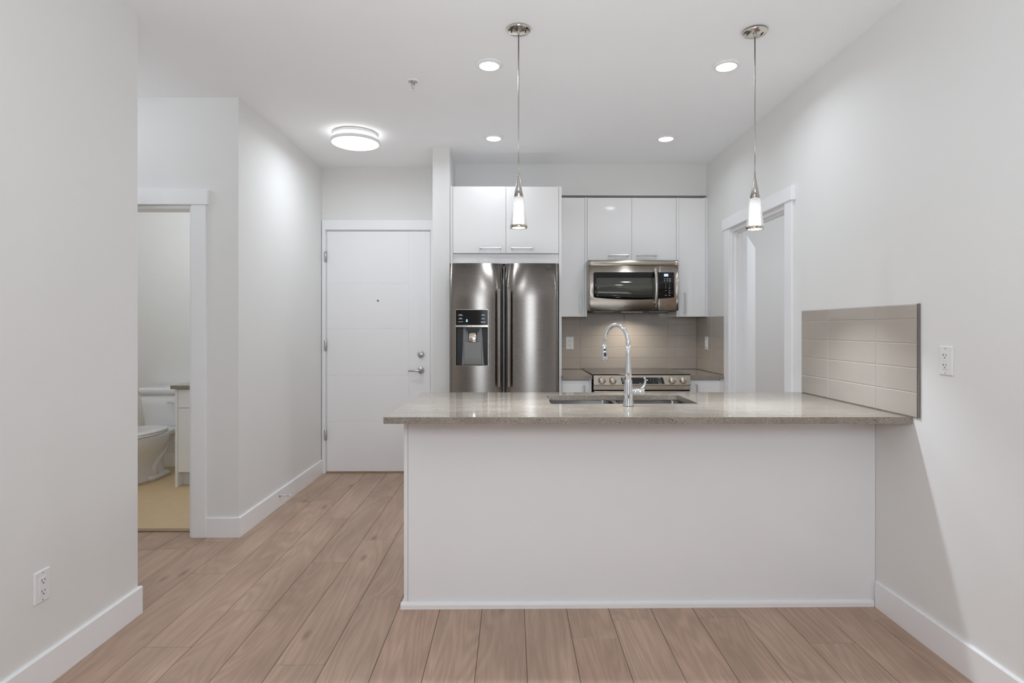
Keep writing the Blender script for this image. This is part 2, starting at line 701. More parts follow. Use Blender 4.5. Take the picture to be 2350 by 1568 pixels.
def build_floor():
    pw = 0.1935
    x_first = -0.33
    bm = bmesh.new()
    uvl = bm.loops.layers.uv.new('plank')
    cl = bm.loops.layers.color.new('tone')
    # end joints read off the floor: (seam index, y)
    joints = {}
    known = [(-1.343, 2.360), (-1.26, 2.66), (-1.60, 3.06), (-0.79, 2.23), (-0.62, 2.775), (-1.01, 3.20), (-1.35, 3.68), (-0.75, 3.54),
             (-1.17, 3.94), (-0.83, 4.52), (-1.45, 4.35), (0.352, 2.41), (0.92, 2.575), (1.32, 2.36), (0.76, 2.10)]
    for x, y in known:
        joints.setdefault(math.floor((x - x_first) / pw), []).append(y)
    i0, i1 = math.floor((-4.2 - x_first) / pw), math.ceil((4.7 - x_first) / pw)
    for i in range(i0, i1):
        xa, xb = x_first + i * pw, x_first + (i + 1) * pw
        js = sorted(joints.get(i, []))
        if not js:
            js = [random.uniform(0, 1.25)]
        ys = list(js)
        while ys[0] > YN - 0.3:
            ys.insert(0, ys[0] - 1.25)
        while ys[-1] < 6.4:
            ys.append(ys[-1] + 1.25)
        for ya, yb in zip(ys, ys[1:]):
            g = 0.0009
            tone = (random.random(), random.random(), random.random(), 1)
            ox, oy = random.uniform(0, 40), random.uniform(0, 40)
            b = 0.0012
            co = [(xa + g, ya + g), (xb - g, ya + g), (xb - g, yb - g), (xa + g, yb - g)]
            top = [bm.verts.new((x + (b if k in (0, 3) else -b), y + (b if k < 2 else -b), 0.0)) for k, (x, y) in enumerate(co)]
            low = [bm.verts.new((x, y, -0.0016)) for x, y in co]
            fs = [bm.faces.new(top)] + [bm.faces.new((low[k], low[(k + 1) % 4], top[(k + 1) % 4], top[k])) for k in range(4)]
            for f in fs:
                for lp in f.loops:
                    lp[uvl].uv = (lp.vert.co.x - xa + ox, lp.vert.co.y - ya + oy)
                    lp[cl] = tone
    me = bpy.data.meshes.new('floor')
    bm.to_mesh(me)
    bm.free()
    me.materials.append(M['wood'])
    o = bpy.data.objects.new('floor', me)
    COL.objects.link(o)
    tag(o, 'brownish oak plank floor running from the living room to the entry door', 'floor', kind='structure')
    sub = MB().box(-4.3, 4.8, YN - 0.3, 6.5, -0.12, -0.0015)
    ob = sub.build('floor_slab', mat('joint_brown', (0.10, 0.07, 0.05), 0.8), org=(0, 0, 0))  # dark brown slab colour seen between the planks
    tag(ob, 'dark slab showing only in the hairline gaps of the plank floor', 'floor', kind='structure')


build_floor()
struct(MB().box(-4.2, 4.7, YN - 0.2, 6.2, CZ, CZ + 0.1), 'ceiling', M['ceil'], 'plain white ceiling over the kitchen and entry', 'ceiling')
struct(MB().box(-1.81, XL, YN, 2.635, 0, CZ).box(-4.1, -1.81, 2.515, 2.635, 0, CZ), 'wall_left', M['wall'],
       'grey painted wall at far left with an outlet low down', 'wall')
w = MB().box(XR, XR + 0.088, YN, 3.543, 0, CZ).box(XR, XR + 0.088, 4.46, YB + 0.13, 0, CZ).box(XR, XR + 0.088, 3.543, 4.46, 2.045, CZ)
struct(w, 'wall_right', M['wall'], 'grey painted right wall with the cased doorway', 'wall')
struct(MB().box(-0.49, XR, YB, YB + 0.13, 0, CZ), 'wall_back', M['wall'], 'grey wall behind the kitchen cabinets', 'wall')
struct(MB().box(-0.49, XR, 5.03, YB, 2.443, CZ), 'wall_soffit', M['wall'], 'grey boxed soffit above the upper cabinets', 'wall')
struct(MB().box(-0.625, -0.49, 4.577, YB + 0.13, 0, CZ), 'wall_partition', M['wall'],
       'narrow grey wall end between entry door and refrigerator', 'wall')
w = MB().box(-1.81, -1.66, 5.18, YB + 0.13, 0, CZ).box(-0.71, -0.625, 5.18, YB + 0.13, 0, CZ).box(-1.66, -0.71, 5.18, YB + 0.13, 2.165, CZ)
struct(w, 'wall_entry', M['wall'], 'pale wall around and above the entry door', 'wall')
struct(MB().box(-1.81, XL, 3.6, 5.18, 0, CZ), 'wall_hall', M['wall'], 'bright wall of the short entry hall left of the entry door', 'wall')
w = MB().box(-1.97, -1.81, 3.6, 3.72, 0, CZ).box(-2.75, -1.97, 3.6, 3.72, 2.045, CZ).box(-4.1, -2.75, 3.6, 3.72, 0, CZ)
struct(w, 'wall_bathroom_front', M['wall'], 'grey wall with the bathroom doorway', 'wall')
struct(MB().box(-4.1, -1.81, 5.43, 5.55, 0, CZ), 'wall_bathroom_back', M['wall'], 'grey bathroom wall behind the toilet', 'wall')
struct(MB().box(-4.2, -4.1, 2.4, 5.6, 0, CZ), 'wall_bathroom_side', M['wall'], 'wall closing the bathroom and side hall on the far left', 'wall')
# wall behind the camera, with a window
wx0, wx1, wz0, wz1 = -0.62, 0.42, 0.45, 2.25
w = MB().box(-1.81, wx0, YN - 0.15, YN, 0, CZ).box(wx1, XR + 0.088, YN - 0.15, YN, 0, CZ).box(wx0, wx1, YN - 0.15, YN, wz1, CZ).box(wx0, wx1, YN - 0.15, YN, 0, wz0)
struct(w, 'wall_living', M['wall'], 'living room wall behind the camera with a window', 'wall')
wf = MB()
for a in ((wx0, wx0 + 0.05, wz0, wz1), (wx1 - 0.05, wx1, wz0, wz1), (wx0 + 0.05, wx1 - 0.05, wz0, wz0 + 0.05), (wx0 + 0.05, wx1 - 0.05, wz1 - 0.05, wz1)):
    wf.box(a[0], a[1], YN - 0.10, YN - 0.04, a[2], a[3], 0.004)
win = wf.build('window_1', M['trim'], org=((wx0 + wx1) / 2, YN - 0.07, wz0))
tag(win, 'white framed living room window behind the camera', 'window', kind='structure')
MB().box(wx0 + 0.05, wx1 - 0.05, YN - 0.075, YN - 0.069, wz0 + 0.05, wz1 - 0.05).build('pane', M['pane'], win)
# room beyond the right doorway
w = MB().box(XR + 0.088, 4.6, 6.0, 6.1, 0, CZ).box(4.5, 4.6, 1.5, 6.0, 0, CZ).box(XR + 0.088, 4.6, 1.4, 1.5, 0, CZ)
w.box(XR, XR + 0.088, YB + 0.13, 6.1, 0, CZ)
struct(w, 'wall_bedroom', M['wall'], 'plain grey walls of the room beyond the right doorway', 'wall')

# bathroom floor and threshold
struct(MB().box(-4.1, -1.97, 3.735, 5.43, 0.0005, 0.004).box(-2.0, -1.81, 3.735, 5.43, 0.0005, 0.004), 'floor_bathroom', M['vinyl'],
       'tan bathroom floor in front of the toilet', 'floor')
struct(MB().box(-2.75, -1.97, 3.69, 3.735, 0.0005, 0.009, 0.003), 'trim_1', M['oak_strip'], 'thin wooden threshold strip in the bathroom doorway', 'trim')

# ---- baseboards
BH, BT = 0.122, 0.014


def base_x(mb, x, sgn, y0, y1):
    x1 = x + sgn * BT
    a, b = min(x, x1), max(x, x1)
    pts = [(0, 0), (BT, 0), (BT, BH - 0.004), (BT - 0.004, BH), (0, BH)]
    Mx = Matrix(((sgn, 0, 0, x), (0, 0, 1, 0), (0, 1, 0, 0), (0, 0, 0, 1)))
    mb.prism(pts, y0, y1, Mx)


def base_y(mb, y, sgn, x0, x1):
    pts = [(0, 0), (BT, 0), (BT, BH - 0.004), (BT - 0.004, BH), (0, BH)]
    My = Matrix(((0, 0, 1, 0), (sgn, 0, 0, y), (0, 1, 0, 0), (0, 0, 0, 1)))
    mb.prism(pts, x0, x1, My)


mb = MB()
base_x(mb, XL, 1, YN, 2.649)
base_y(mb, 2.635, 1, -4.1, XL)
struct(mb, 'baseboard_left', M['trim'], 'white baseboard along the far left wall', 'baseboard')
mb = MB()
base_x(mb, XR, -1, YN, 2.66)
struct(mb, 'baseboard_right', M['trim'], 'white baseboard along the right wall beside the counter', 'baseboard')
mb = MB()
base_x(mb, XL, 1, 3.6 - BT, 5.15)
base_y(mb, 3.6, -1, -1.882, XL)
struct(mb, 'baseboard_hall', M['trim'], 'white baseboard turning the corner into the entry hall', 'baseboard')
mb = MB()
base_y(mb, 5.43, -1, -4.1, -2.73)
struct(mb, 'baseboard_bathroom', M['trim'], 'white baseboard behind the toilet', 'baseboard')

# ---- casings
mb = MB().box(-1.97, -1.882, 3.582, 3.6, 0, 2.048, 0.002).box(-2.865, -1.866, 3.574, 3.6, 2.048, 2.142, 0.002).box(-2.84, -2.75, 3.582, 3.6, 0, 2.048, 0.002)
struct(mb, 'trim_2', M['trim'], 'white casing and header of the bathroom doorway', 'trim')
mb = MB().box(-1.988, -1.97, 3.6, 3.72, 0, 2.045, 0.001).box(-2.732, -1.988, 3.6, 3.72, 2.027, 2.045, 0.001).box(-2.75, -2.732, 3.6, 3.72, 0, 2.045, 0.001)
struct(mb, 'trim_3', M['trim'], 'white jamb lining the bathroom doorway', 'trim')
mb = MB().box(1.674, XR, 4.46, 4.56, 0, 2.058, 0.002).box(1.674, XR, 3.455, 3.543, 0, 2.058, 0.002).box(1.665, XR, 3.435, 4.58, 2.058, 2.142, 0.002)
struct(mb, 'trim_4', M['trim'], 'white casing and header of the doorway in the right wall', 'trim')
mb = MB().box(XR, XR + 0.088, 4.443, 4.46, 0, 2.045, 0.001).box(XR, XR + 0.088, 3.543, 3.56, 0, 2.045, 0.001).box(XR, XR + 0.088, 3.56, 4.443, 2.028, 2.045, 0.001)
mb.box(XR + 0.025, XR + 0.060, 4.431, 4.443, 0, 2.028, 0.002).box(XR + 0.025, XR + 0.060, 3.56, 3.572, 0, 2.028, 0.002).box(XR + 0.025, XR + 0.060, 3.572, 4.431, 2.016, 2.028, 0.002)
struct(mb, 'trim_5', M['trim'], 'white jamb with door stop in the right doorway', 'trim')
mb = MB().box(-1.682, -1.652, 5.152, 5.18, 0, 2.16, 0.002).box(-0.722, -0.69, 5.152, 5.18, 0, 2.16, 0.002).box(-1.682, -0.69, 5.150, 5.18, 2.16, 2.246, 0.002)
mb.box(-1.66, -1.648, 5.18, 5.30, 0, 2.165).box(-0.722, -0.71, 5.18, 5.30, 0, 2.165).box(-1.648, -0.722, 5.18, 5.30, 2.153, 2.165)
struct(mb, 'trim_6', M['trim'], 'white casing around the entry door', 'trim')

# ---- entry door
mb = MB()
dx0, dx1, dxm = -1.644, -0.727, -0.917
zs = [0.012, 0.456, 0.867, 1.278, 1.684, 2.149]
for a, b in zip(zs, zs[1:]):
    mb.box(dx0, dxm, 5.170, 5.212, a, b, 0.0026, 1)
mb.box(dxm, dx1, 5.170, 5.212, zs[0], zs[-1], 0.0006, 1)
d1 = mb.build('door_1', M['door'], org=(dx0, 5.19, 0.012))
tag(d1, 'white entry door with four horizontal grooves and lever handle', 'door', kind='structure')
for z in (1.92, 1.132, 0.34):
    h = MB().lathe([(0.0, -0.05), (0.007, -0.048), (0.007, 0.048), (0.0, 0.05)], (-1.650, 5.158, z), 16)
    h.box(-1.664, -1.651, 5.1495, 5.1525, z - 0.046, z + 0.046)
    h.build('hinge', M['satin'], d1)
h = MB().lathe([(0.0, 0.0), (0.027, 0.0), (0.029, 0.003), (0.029, 0.007), (0.026, 0.011), (0.0, 0.011)], (-0.809, 5.170, 1.053), 32, '-Y')
db = h.build('deadbolt', M['satin'], d1)
MB().box(-0.826, -0.790, 5.143, 5.160, 1.046, 1.054, 0.003).build('thumb_turn', M['chrome'], db)
h = MB().lathe([(0.0, 0.0), (0.027, 0.0), (0.029, 0.003), (0.029, 0.007), (0.026, 0.011), (0.011, 0.012), (0.010, 0.04), (0.0, 0.042)], (-0.809, 5.170, 0.912), 32, '-Y')
h.tube([(-0.809, 5.128, 0.912), (-0.822, 5.122, 0.912), (-0.85, 5.121, 0.911), (-0.914, 5.122, 0.910)], [0.0095, 0.0095, 0.008, 0.007], 14)
h.build('door_handle', M['satin'], d1)
MB().lathe([(0.0, 0.0), (0.009, 0.0), (0.009, 0.003), (0.006, 0.004), (0.0, 0.002)], (-1.191, 5.170, 1.533), 20, '-Y').build('peephole', M['greyp'], d1)
struct(MB().box(-1.648, -0.722, 5.165, 5.30, 0.0005, 0.010, 0.002), 'trim_7', M['oak_strip'], 'dark wooden sill under the entry door', 'trim')
# ---- open door slab in the right doorway
mb = MB()
mb.box(0.0, 0.82, -0.02, 0.02, 0.01, 2.01, 0.002)
d2 = mb.build('door_2', M['door'], org=(0, 0, 0))
d2.location = (XR + 0.112, 4.478, 0)
d2.rotation_euler = (0, 0, math.radians(63))
ORG[d2.name] = Vector((0, 0, 0))
tag(d2, 'white door standing open beyond the right doorway', 'door', kind='structure')
for sg in (1,):
    k = MB().lathe([(0.0, 0.0), (0.026, 0.0), (0.026, 0.006), (0.010, 0.008), (0.010, 0.035), (0.0, 0.036)], (0.75, sg * 0.02, 0.93), 24, '-Y' if sg < 0 else 'Y')
    k.tube([(0.75, sg * 0.055, 0.93), (0.70, sg * 0.056, 0.93), (0.65, sg * 0.055, 0.93)], 0.008, 12)
    k.build('door_handle', M['satin'], d2)


# ------------------------------------------------------------------ tile backsplashes
def tile_wall(name, label, u0, u1, us, zs, place):
    """us / zs: joint positions; place(u, depth, z) -> world"""
    g = 0.0016
    mb = MB()
    ul = [u0] + [u for u in us if u0 < u < u1] + [u1]
    for a, b in zip(ul, ul[1:]):
        for c, d in zip(zs, zs[1:]):
            t = bmesh.new()
            fr = [(a + g, c + g), (b - g, c + g), (b - g, d - g), (a + g, d - g)]
            s = 0.0022
            fi = [(a + g + s, c + g + s), (b - g - s, c + g + s), (b - g - s, d - g - s), (a + g + s, d - g - s)]
            bk = [t.verts.new(place(x, 0.0, z)) for x, z in fr]
            md = [t.verts.new(place(x, 0.006, z)) for x, z in fr]
            ft = [t.verts.new(place(x, 0.008, z)) for x, z in fi]
            for k in range(4):
                k2 = (k + 1) % 4
                t.faces.new((bk[k], bk[k2], md[k2], md[k]))
                t.faces.new((md[k], md[k2], ft[k2], ft[k]))
            t.faces.new(ft)
            t.faces.new(bk[::-1])
            bmesh.ops.recalc_face_normals(t, faces=t.faces[:])
            mb.join(t)
    o = mb.build(name, M['tile'])
    tag(o, label, 'tile backsplash')
    gm = MB()
    p, q = place(u0, 0.0, zs[0]), place(u1, 0.0055, zs[-1])
    gm.box(min(p[0], q[0]), max(p[0], q[0]), min(p[1], q[1]), max(p[1], q[1]), zs[0], zs[-1])
    gm.build('grout', M['grout'], o)
    return o


Z0 = 0.9165
tile_wall('tile_backsplash', 'taupe tile backsplash between range and microwave', 0.396, 1.6845, [0.619, 1.024, 1.421],
          [Z0, 1.014, 1.113, 1.216, 1.319, 1.421, 1.432], lambda u, d, z: (u, YB - 0.001 - d, z))
tile_wall('tile_backsplash', 'taupe tiles with a switch on the right wall beside the range', 4.555, 5.261, [4.86],
          [Z0, 1.014, 1.113, 1.216, 1.319, 1.387], lambda u, d, z: (XR - 0.001 - d, u, z))
pt = tile_wall('tile_backsplash', 'pale taupe tiles on the right wall above the peninsula end', 2.388, 3.352, [2.663, 3.068],
               [Z0, 1.020, 1.123, 1.226, 1.329, 1.391], lambda u, d, z: (XR - 0.001 - d, u, z))
MB().box(XR - 0.0098, XR, 2.381, 2.388, Z0, 1.393).build('edge_trim', M['alu'], pt)['label'] = 'dark metal edge strip'


# ------------------------------------------------------------------ cabinets
def pull_h(x0, x1, y, z):
    """horizontal bow pull standing off a face looking at -Y"""
    mb = MB()
    mb.box(x0, x1, y - 0.030, y - 0.022, z - 0.005, z + 0.005, 0.0015)
    for xa in (x0, x1 - 0.009):
        mb.box(xa, xa + 0.009, y - 0.022, y, z - 0.005, z + 0.005, 0.001)
    return mb


def pull_v(x, y, z0, z1):
    mb = MB()
    mb.box(x - 0.005, x + 0.005, y - 0.030, y - 0.022, z0, z1, 0.0015)
    for za in (z0, z1 - 0.009):
        mb.box(x - 0.005, x + 0.005, y - 0.022, y, za, za + 0.009, 0.001)
    return mb


def carcass(mb, x0, x1, y0, y1, z0, z1, t=0.016):
    mb.box(x0, x0 + t, y0, y1, z0, z1).box(x1 - t, x1, y0, y1, z0, z1)
    mb.box(x0 + t, x1 - t, y0, y1, z0, z0 + t).box(x0 + t, x1 - t, y0, y1, z1 - t, z1)
    mb.box(x0 + t, x1 - t, y1 - t, y1, z0 + t, z1 - t)
    return mb


ZT = 2.411
# over-refrigerator unit with its tall side panels
t = thing('wall_cabinet', 'deep white gloss cabinet above the refrigerator with two doors', 'cabinet', (-0.045, 4.92, 0))
carcass(MB(), -0.466, 0.373, 4.606, 5.26, 1.879, 2.405).build('cabinet_body', M['edge'], t)
MB().box(-0.488, -0.4665, 4.585, 5.26, 0, ZT, 0.0012).build('side_panel', M['gloss'], t)
MB().box(0.3735, 0.394, 4.585, 5.26, 0, ZT, 0.0012).build('side_panel', M['gloss'], t)
MB().box(-0.466, 0.373, 4.600, 4.618, 1.80, 1.877, 0.001).build('filler_panel', M['gloss'], t)
for xa, xb, h0, h1 in ((-0.4645, -0.0480, -0.254, -0.085), (-0.0460, 0.3715, -0.006, 0.163)):
    d = MB().box(xa, xb, 4.586, 4.604, 1.881, ZT - 0.002, 0.0015).build('door', M['gloss'], t)
    pull_h(h0, h1, 4.586, 1.922).build('handle', M['pull'], d)

t = thing('wall_cabinet', 'narrow tall white wall cabinet between refrigerator and microwave', 'cabinet', (0.52, 5.1, 1.387))
carcass(MB(), 0.396, 0.6265, 4.990, 5.26, 1.388, 2.405).build('cabinet_body', M['edge'], t)
MB().box(0.628, 0.6455, 4.970, 5.26, 1.386, ZT, 0.0012).build('side_panel', M['gloss'], t)
d = MB().box(0.397, 0.6262, 4.971, 4.989, 1.387, ZT - 0.002, 0.0015).build('door', M['gloss'], t)
pull_v(0.589, 4.971, 1.42, 1.592).build('handle', M['pull'], d)

t = thing('wall_cabinet', 'white wall cabinet with two doors directly above the microwave', 'cabinet', (1.03, 5.1, 1.86))
carcass(MB(), 0.647, 1.415, 4.990, 5.26, 1.8605, 2.405).build('cabinet_body', M['edge'], t)
for xa, xb, h0, h1 in ((0.648, 1.0300, 0.832, 1.001), (1.0320, 1.414, 1.073, 1.242)):
    d = MB().box(xa, xb, 4.971, 4.989, 1.862, ZT - 0.002, 0.0015).build('door', M['gloss'], t)
    pull_h(h0, h1, 4.971, 1.912).build('handle', M['pull'], d)

t = thing('wall_cabinet', 'narrow tall white wall cabinet in the corner right of the microwave', 'cabinet', (1.55, 5.1, 1.387))
carcass(MB(), 1.4375, 1.667, 4.990, 5.26, 1.388, 2.405).build('cabinet_body', M['edge'], t)
MB().box(1.4165, 1.437, 4.970, 5.26, 1.386, ZT, 0.0012).build('side_panel', M['gloss'], t)
d = MB().box(1.4385, 1.666, 4.971, 4.989, 1.387, ZT - 0.002, 0.0015).build('door', M['gloss'], t)
pull_v(1.482, 4.971, 1.415, 1.589).build('handle', M['pull'], d)
MB().box(1.6675, 1.692, 4.972, 4.992, 1.386, ZT, 0.001).build('filler_strip', M['edge'], t)

# base cabinets either side of the range
t = thing('base_cabinet', 'small white base cabinet between refrigerator and range', 'cabinet', (0.51, 4.9, 0))
carcass(MB(), 0.3955, 0.612, 4.602, 5.25, 0.10, 0.8845).build('cabinet_body', M['edge'], t)
MB().box(0.613, 0.631, 4.582, 5.25, 0.0, 0.8845, 0.001).build('side_panel', M['gloss'], t)
MB().box(0.396, 0.612, 4.66, 4.675, 0.0, 0.099).build('toe_kick', M['edge'], t)
d = MB().box(0.397, 0.6115, 4.583, 4.601, 0.104, 0.872, 0.0015).build('door', M['gloss'], t)
pull_v(0.572, 4.583, 0.665, 0.835).build('handle', M['pull'], d)
t = thing('base_cabinet', 'small white base cabinet in the corner right of the range', 'cabinet', (1.55, 4.9, 0))
carcass(MB(), 1.412, 1.655, 4.602, 5.25, 0.10, 0.8845).build('cabinet_body', M['edge'], t)
MB().box(1.6565, 1.691, 4.586, 4.604, 0.0, 0.8845, 0.001).build('filler_strip', M['gloss'], t)
MB().box(1.412, 1.656, 4.66, 4.675, 0.0, 0.099).build('toe_kick', M['edge'], t)
d = MB().box(1.413, 1.6545, 4.583, 4.601, 0.104, 0.872, 0.0015).build('door', M['gloss'], t)
pull_v(1.462, 4.583, 0.670, 0.842).build('handle', M['pull'], d)
tag(MB().box(0.3955, 0.634, 4.553, 5.26, 0.8855, 0.915, 0.002).build('countertop', M['granite']), 'short beige granite countertop left of the range', 'countertop')
tag(MB().box(1.406, 1.684, 4.563, 5.26, 0.8855, 0.915, 0.002).build('countertop', M['granite']), 'short beige granite countertop right of the range', 'countertop')

# peninsula
t = thing('peninsula_cabinet', 'white panelled peninsula base under the long granite countertop', 'cabinet', (0.6, 2.99, 0))
mb = MB().box(1.672, 1.691, 2.70, 3.32, 0.0, 0.884).box(-0.478, 1.672, 2.70, 3.29, 0.09, 0.108)
mb.box(-0.478, 1.672, 3.29, 3.305, 0.09, 0.884).box(-0.478, 1.672, 3.24, 3.255, 0.0, 0.09)
mb.build('cabinet_body', M['edge'], t)
MB().box(-0.4785, 1.6915, 2.677, 2.695, 0.0, 0.8845, 0.001).build('back_panel', M['island'], t)
MB().box(-0.4975, -0.4795, 2.675, 3.32, 0.0, 0.8845, 0.0012).build('end_panel', M['island'], t)
q = []
pr = [(0, 0), (0.013, 0), (0.013, 0.018), (0.010, 0.026), (0.004, 0.030), (0, 0.030)]
mb = MB()
mb.prism([(a, b) for a, b in pr], -0.5105, 1.678, Matrix(((0, 0, 1, 0), (-1, 0, 0, 2.675), (0, 1, 0, 0), (0, 0, 0, 1))))
mb.prism([(a, b) for a, b in pr], 2.6755, 3.32, Matrix(((-1, 0, 0, -0.4975), (0, 0, 1, 0), (0, 1, 0, 0), (0, 0, 0, 1))))
mb.build('shoe_moulding', M['trim'], t)
for k in range(4):
    xa = -0.47 + k * 0.5355
    d = MB().box(xa + 0.002, xa + 0.533, 3.3055, 3.323, 0.10, 0.872, 0.0015).build('door', M['gloss'], t)
    mb = MB()
    xh = xa + (0.48 if k % 2 == 0 else 0.05)
    mb.box(xh - 0.005, xh + 0.005, 3.345, 3.353, 0.66, 0.83, 0.0015).box(xh - 0.005, xh + 0.005, 3.323, 3.345, 0.66, 0.669).box(xh - 0.005, xh + 0.005, 3.323, 3.345, 0.821, 0.83)
    mb.build('handle', M['pull'], d)

SX0, SX1, SY0, SY1 = 0.193, 0.930, 2.868, 3.240
ct = MB().plate([(-0.542, 2.452), (1.6915, 2.426), (1.6915, 3.372), (-0.526, 3.386)], [rrect(SX0, SX1, SY0, SY1, 0.018)], 0.886, 0.915, 0.0015)
tag(ct.build('peninsula_countertop', M['granite']), 'long speckled beige granite countertop on the white peninsula', 'countertop')

# undermount double sink
t = thing('kitchen_sink', 'double bowl stainless steel sink set into the peninsula countertop', 'sink', (0.56, 3.054, 0.66))
B1, B2 = (0.187, 0.548), (0.572, 0.936)
BY0, BY1 = 2.862, 3.246
mb = MB().plate(rrect(0.165, 0.958, 2.84, 3.268, 0.03), [rrect(B1[0], B1[1], BY0, BY1, 0.045), rrect(B2[0], B2[1], BY0, BY1, 0.045)], 0.8825, 0.8852)
mb.build('sink_rim', M['sink_steel'], t)
for x0, x1 in (B1, B2):
    mb = MB()
    R = []
    for ins, z in ((-0.0015, 0.8822), (-0.0015, 0.876), (0.004, 0.72), (0.012, 0.695), (0.035, 0.684), (0.10, 0.681)):
        R.append([(x, y, z) for x, y in rrect(x0 + ins, x1 - ins, BY0 + ins, BY1 - ins, 0.045 if ins < 0.03 else 0.03)])
    O = []
    for ins, z in ((0.10, 0.679), (0.033, 0.682), (0.010, 0.693), (0.002, 0.719), (-0.0035, 0.876), (-0.0035, 0.8822)):
        O.append([(x, y, z) for x, y in rrect(x0 + ins, x1 - ins, BY0 + ins, BY1 - ins, 0.045 if ins < 0.03 else 0.03)])
    mb.loft(R + O[::1] if False else R, cap=False)
    mb.loft(O, cap=False)
    cx = (x0 + x1) / 2
    b = bmesh.new()
    b.faces.new([b.verts.new((x, y, 0.681)) for x, y in rrect(x0 + 0.10, x1 - 0.10, BY0 + 0.10, BY1 - 0.10, 0.03)])
    mb.join(b)
    bw = mb.build('bowl', M['sink_steel'], t)
    MB().lathe([(0.0, 0.0), (0.038, 0.0), (0.040, 0.002), (0.036, 0.003), (0.02, 0.001), (0.0, 0.001)], (cx, 3.06, 0.6812), 28).build('drain', M['chrome'], bw)

# faucet
t = thing('kitchen_faucet', 'tall chrome gooseneck faucet with pull-down spray head on the peninsula', 'faucet', (0.562, 2.79, 0.915))
fx, fy = 0.562, 2.790
MB().lathe([(0.0, 0.9155), (0.0262, 0.9155), (0.0268, 0.918), (0.0258, 0.924), (0.0230, 0.942), (0.0222, 0.952), (0.0228, 0.965), (0.0222, 0.985), (0.0200, 1.01),
            (0.0178, 1.037), (0.0172, 1.0405), (0.0166, 1.041), (0.0166, 1.0425), (0.0172, 1.043), (0.0150, 1.08), (0.0128, 1.12), (0.0112, 1.17), (0.0107, 1.21), (0.0, 1.211)], (fx, fy, 0), 40).build('faucet_body', M['chrome'], t)
dv = Vector((-0.090, 0.165, 0)).normalized()
ra = 0.094
pts = [Vector((fx, fy, 1.20)), Vector((fx, fy, 1.208))]
for k in range(0, 25):
    a = PI - math.radians(188) * k / 24
    pts.append(Vector((fx, fy, 1.213)) + dv * (ra + ra * math.cos(a)) + Vector((0, 0, ra * math.sin(a))))
MB().tube(pts, 0.0104, 20).build('spout', M['chrome'], t)
e, pdir = pts[-1], (pts[-1] - pts[-2]).normalized()
hd = MB().tube([e - pdir * 0.004, e + pdir * 0.002, e + pdir * 0.008, e + pdir * 0.03, e + pdir * 0.070, e + pdir * 0.074], [0.0108, 0.0128, 0.0128, 0.0148, 0.0185, 0.0172], 28)
hd = hd.build('spray_head', M['chrome'], t)
toc = Vector((-0.05, -1, 0.0)).normalized()
side = Vector((1, 0, 0))
for dd, rz, rx, rad in ((0.020, 0.0062, 0.0062, 0.0134), (0.044, 0.012, 0.0068, 0.0158)):
    c = e + pdir * dd + toc * rad
    up = -pdir
    ring0 = [c + side * rx * math.cos(2 * PI * k / 24) + up * rz * math.sin(2 * PI * k / 24) - toc * 0.004 for k in range(24)]
    ring1 = [p + toc * 0.0052 for p in ring0]
    MB().loft([ring0, ring1]).build('spray_button', M['blackp'], hd)
hb = MB().lathe([(0.0, 0.0), (0.0165, 0.0), (0.0165, 0.034), (0.0155, 0.0355), (0.0155, 0.037), (0.0165, 0.0385), (0.0165, 0.060), (0.0150, 0.0625), (0.0, 0.0625)], (fx + 0.013, fy, 0.984), 32, 'X')
hb = hb.build('handle_barrel', M['chrome'], t)
MB().tube([(fx + 0.060, fy, 0.996), (fx + 0.068, fy, 1.002), (fx + 0.076, fy, 1.012), (fx + 0.081, fy, 1.026), (fx + 0.082, fy, 1.040), (fx + 0.078, fy, 1.050), (fx + 0.074, fy, 1.053)],
          [0.0055, 0.0058, 0.0055, 0.0052, 0.005, 0.005, 0.004], 14).build('lever', M['chrome'], hb)


# ------------------------------------------------------------------ refrigerator
def sheet(mb, xs, yfun, zs, skip=None, thick_to=None):
    """vertical curved sheet; xs, zs grids; skip(xm, zm) leaves a hole; closed at the back plane thick_to"""
    b = bmesh.new()
    V = [[b.verts.new((x, yfun(x), z)) for z in zs] for x in xs]
    for i in range(len(xs) - 1):
        for j in range(len(zs) - 1):
            xm, zm = (xs[i] + xs[i + 1]) / 2, (zs[j] + zs[j + 1]) / 2
            if skip and skip(xm, zm):
                continue
            f = b.faces.new((V[i][j], V[i + 1][j], V[i + 1][j + 1], V[i][j + 1]))
            f.smooth = True
    if thick_to is not None:
        K = [[b.verts.new((x, max(thick_to, yfun(x) + 0.001), z)) for z in (zs[0], zs[-1])] for x in xs]
        for i in range(len(xs) - 1):
            T0 = [V[i][-1], V[i + 1][-1]]
            b.faces.new((T0[0], T0[1], K[i + 1][1], K[i][1]))
            b.faces.new((V[i + 1][0], V[i][0], K[i][0], K[i + 1][0]))
        for i in (0, -1):
            b.faces.new([V[i][j] for j in range(len(zs))] + [K[i][1], K[i][0]])
    mb.join(b)


def lerp_prof(pr):
    def f(x):
        if x <= pr[0][0]:
            return pr[0][1]
        for (a, b), (c, d) in zip(pr, pr[1:]):
            if a <= x <= c:
                return b + (d - b) * (x - a) / (c - a) if c > a else d
        return pr[-1][1]
    return f


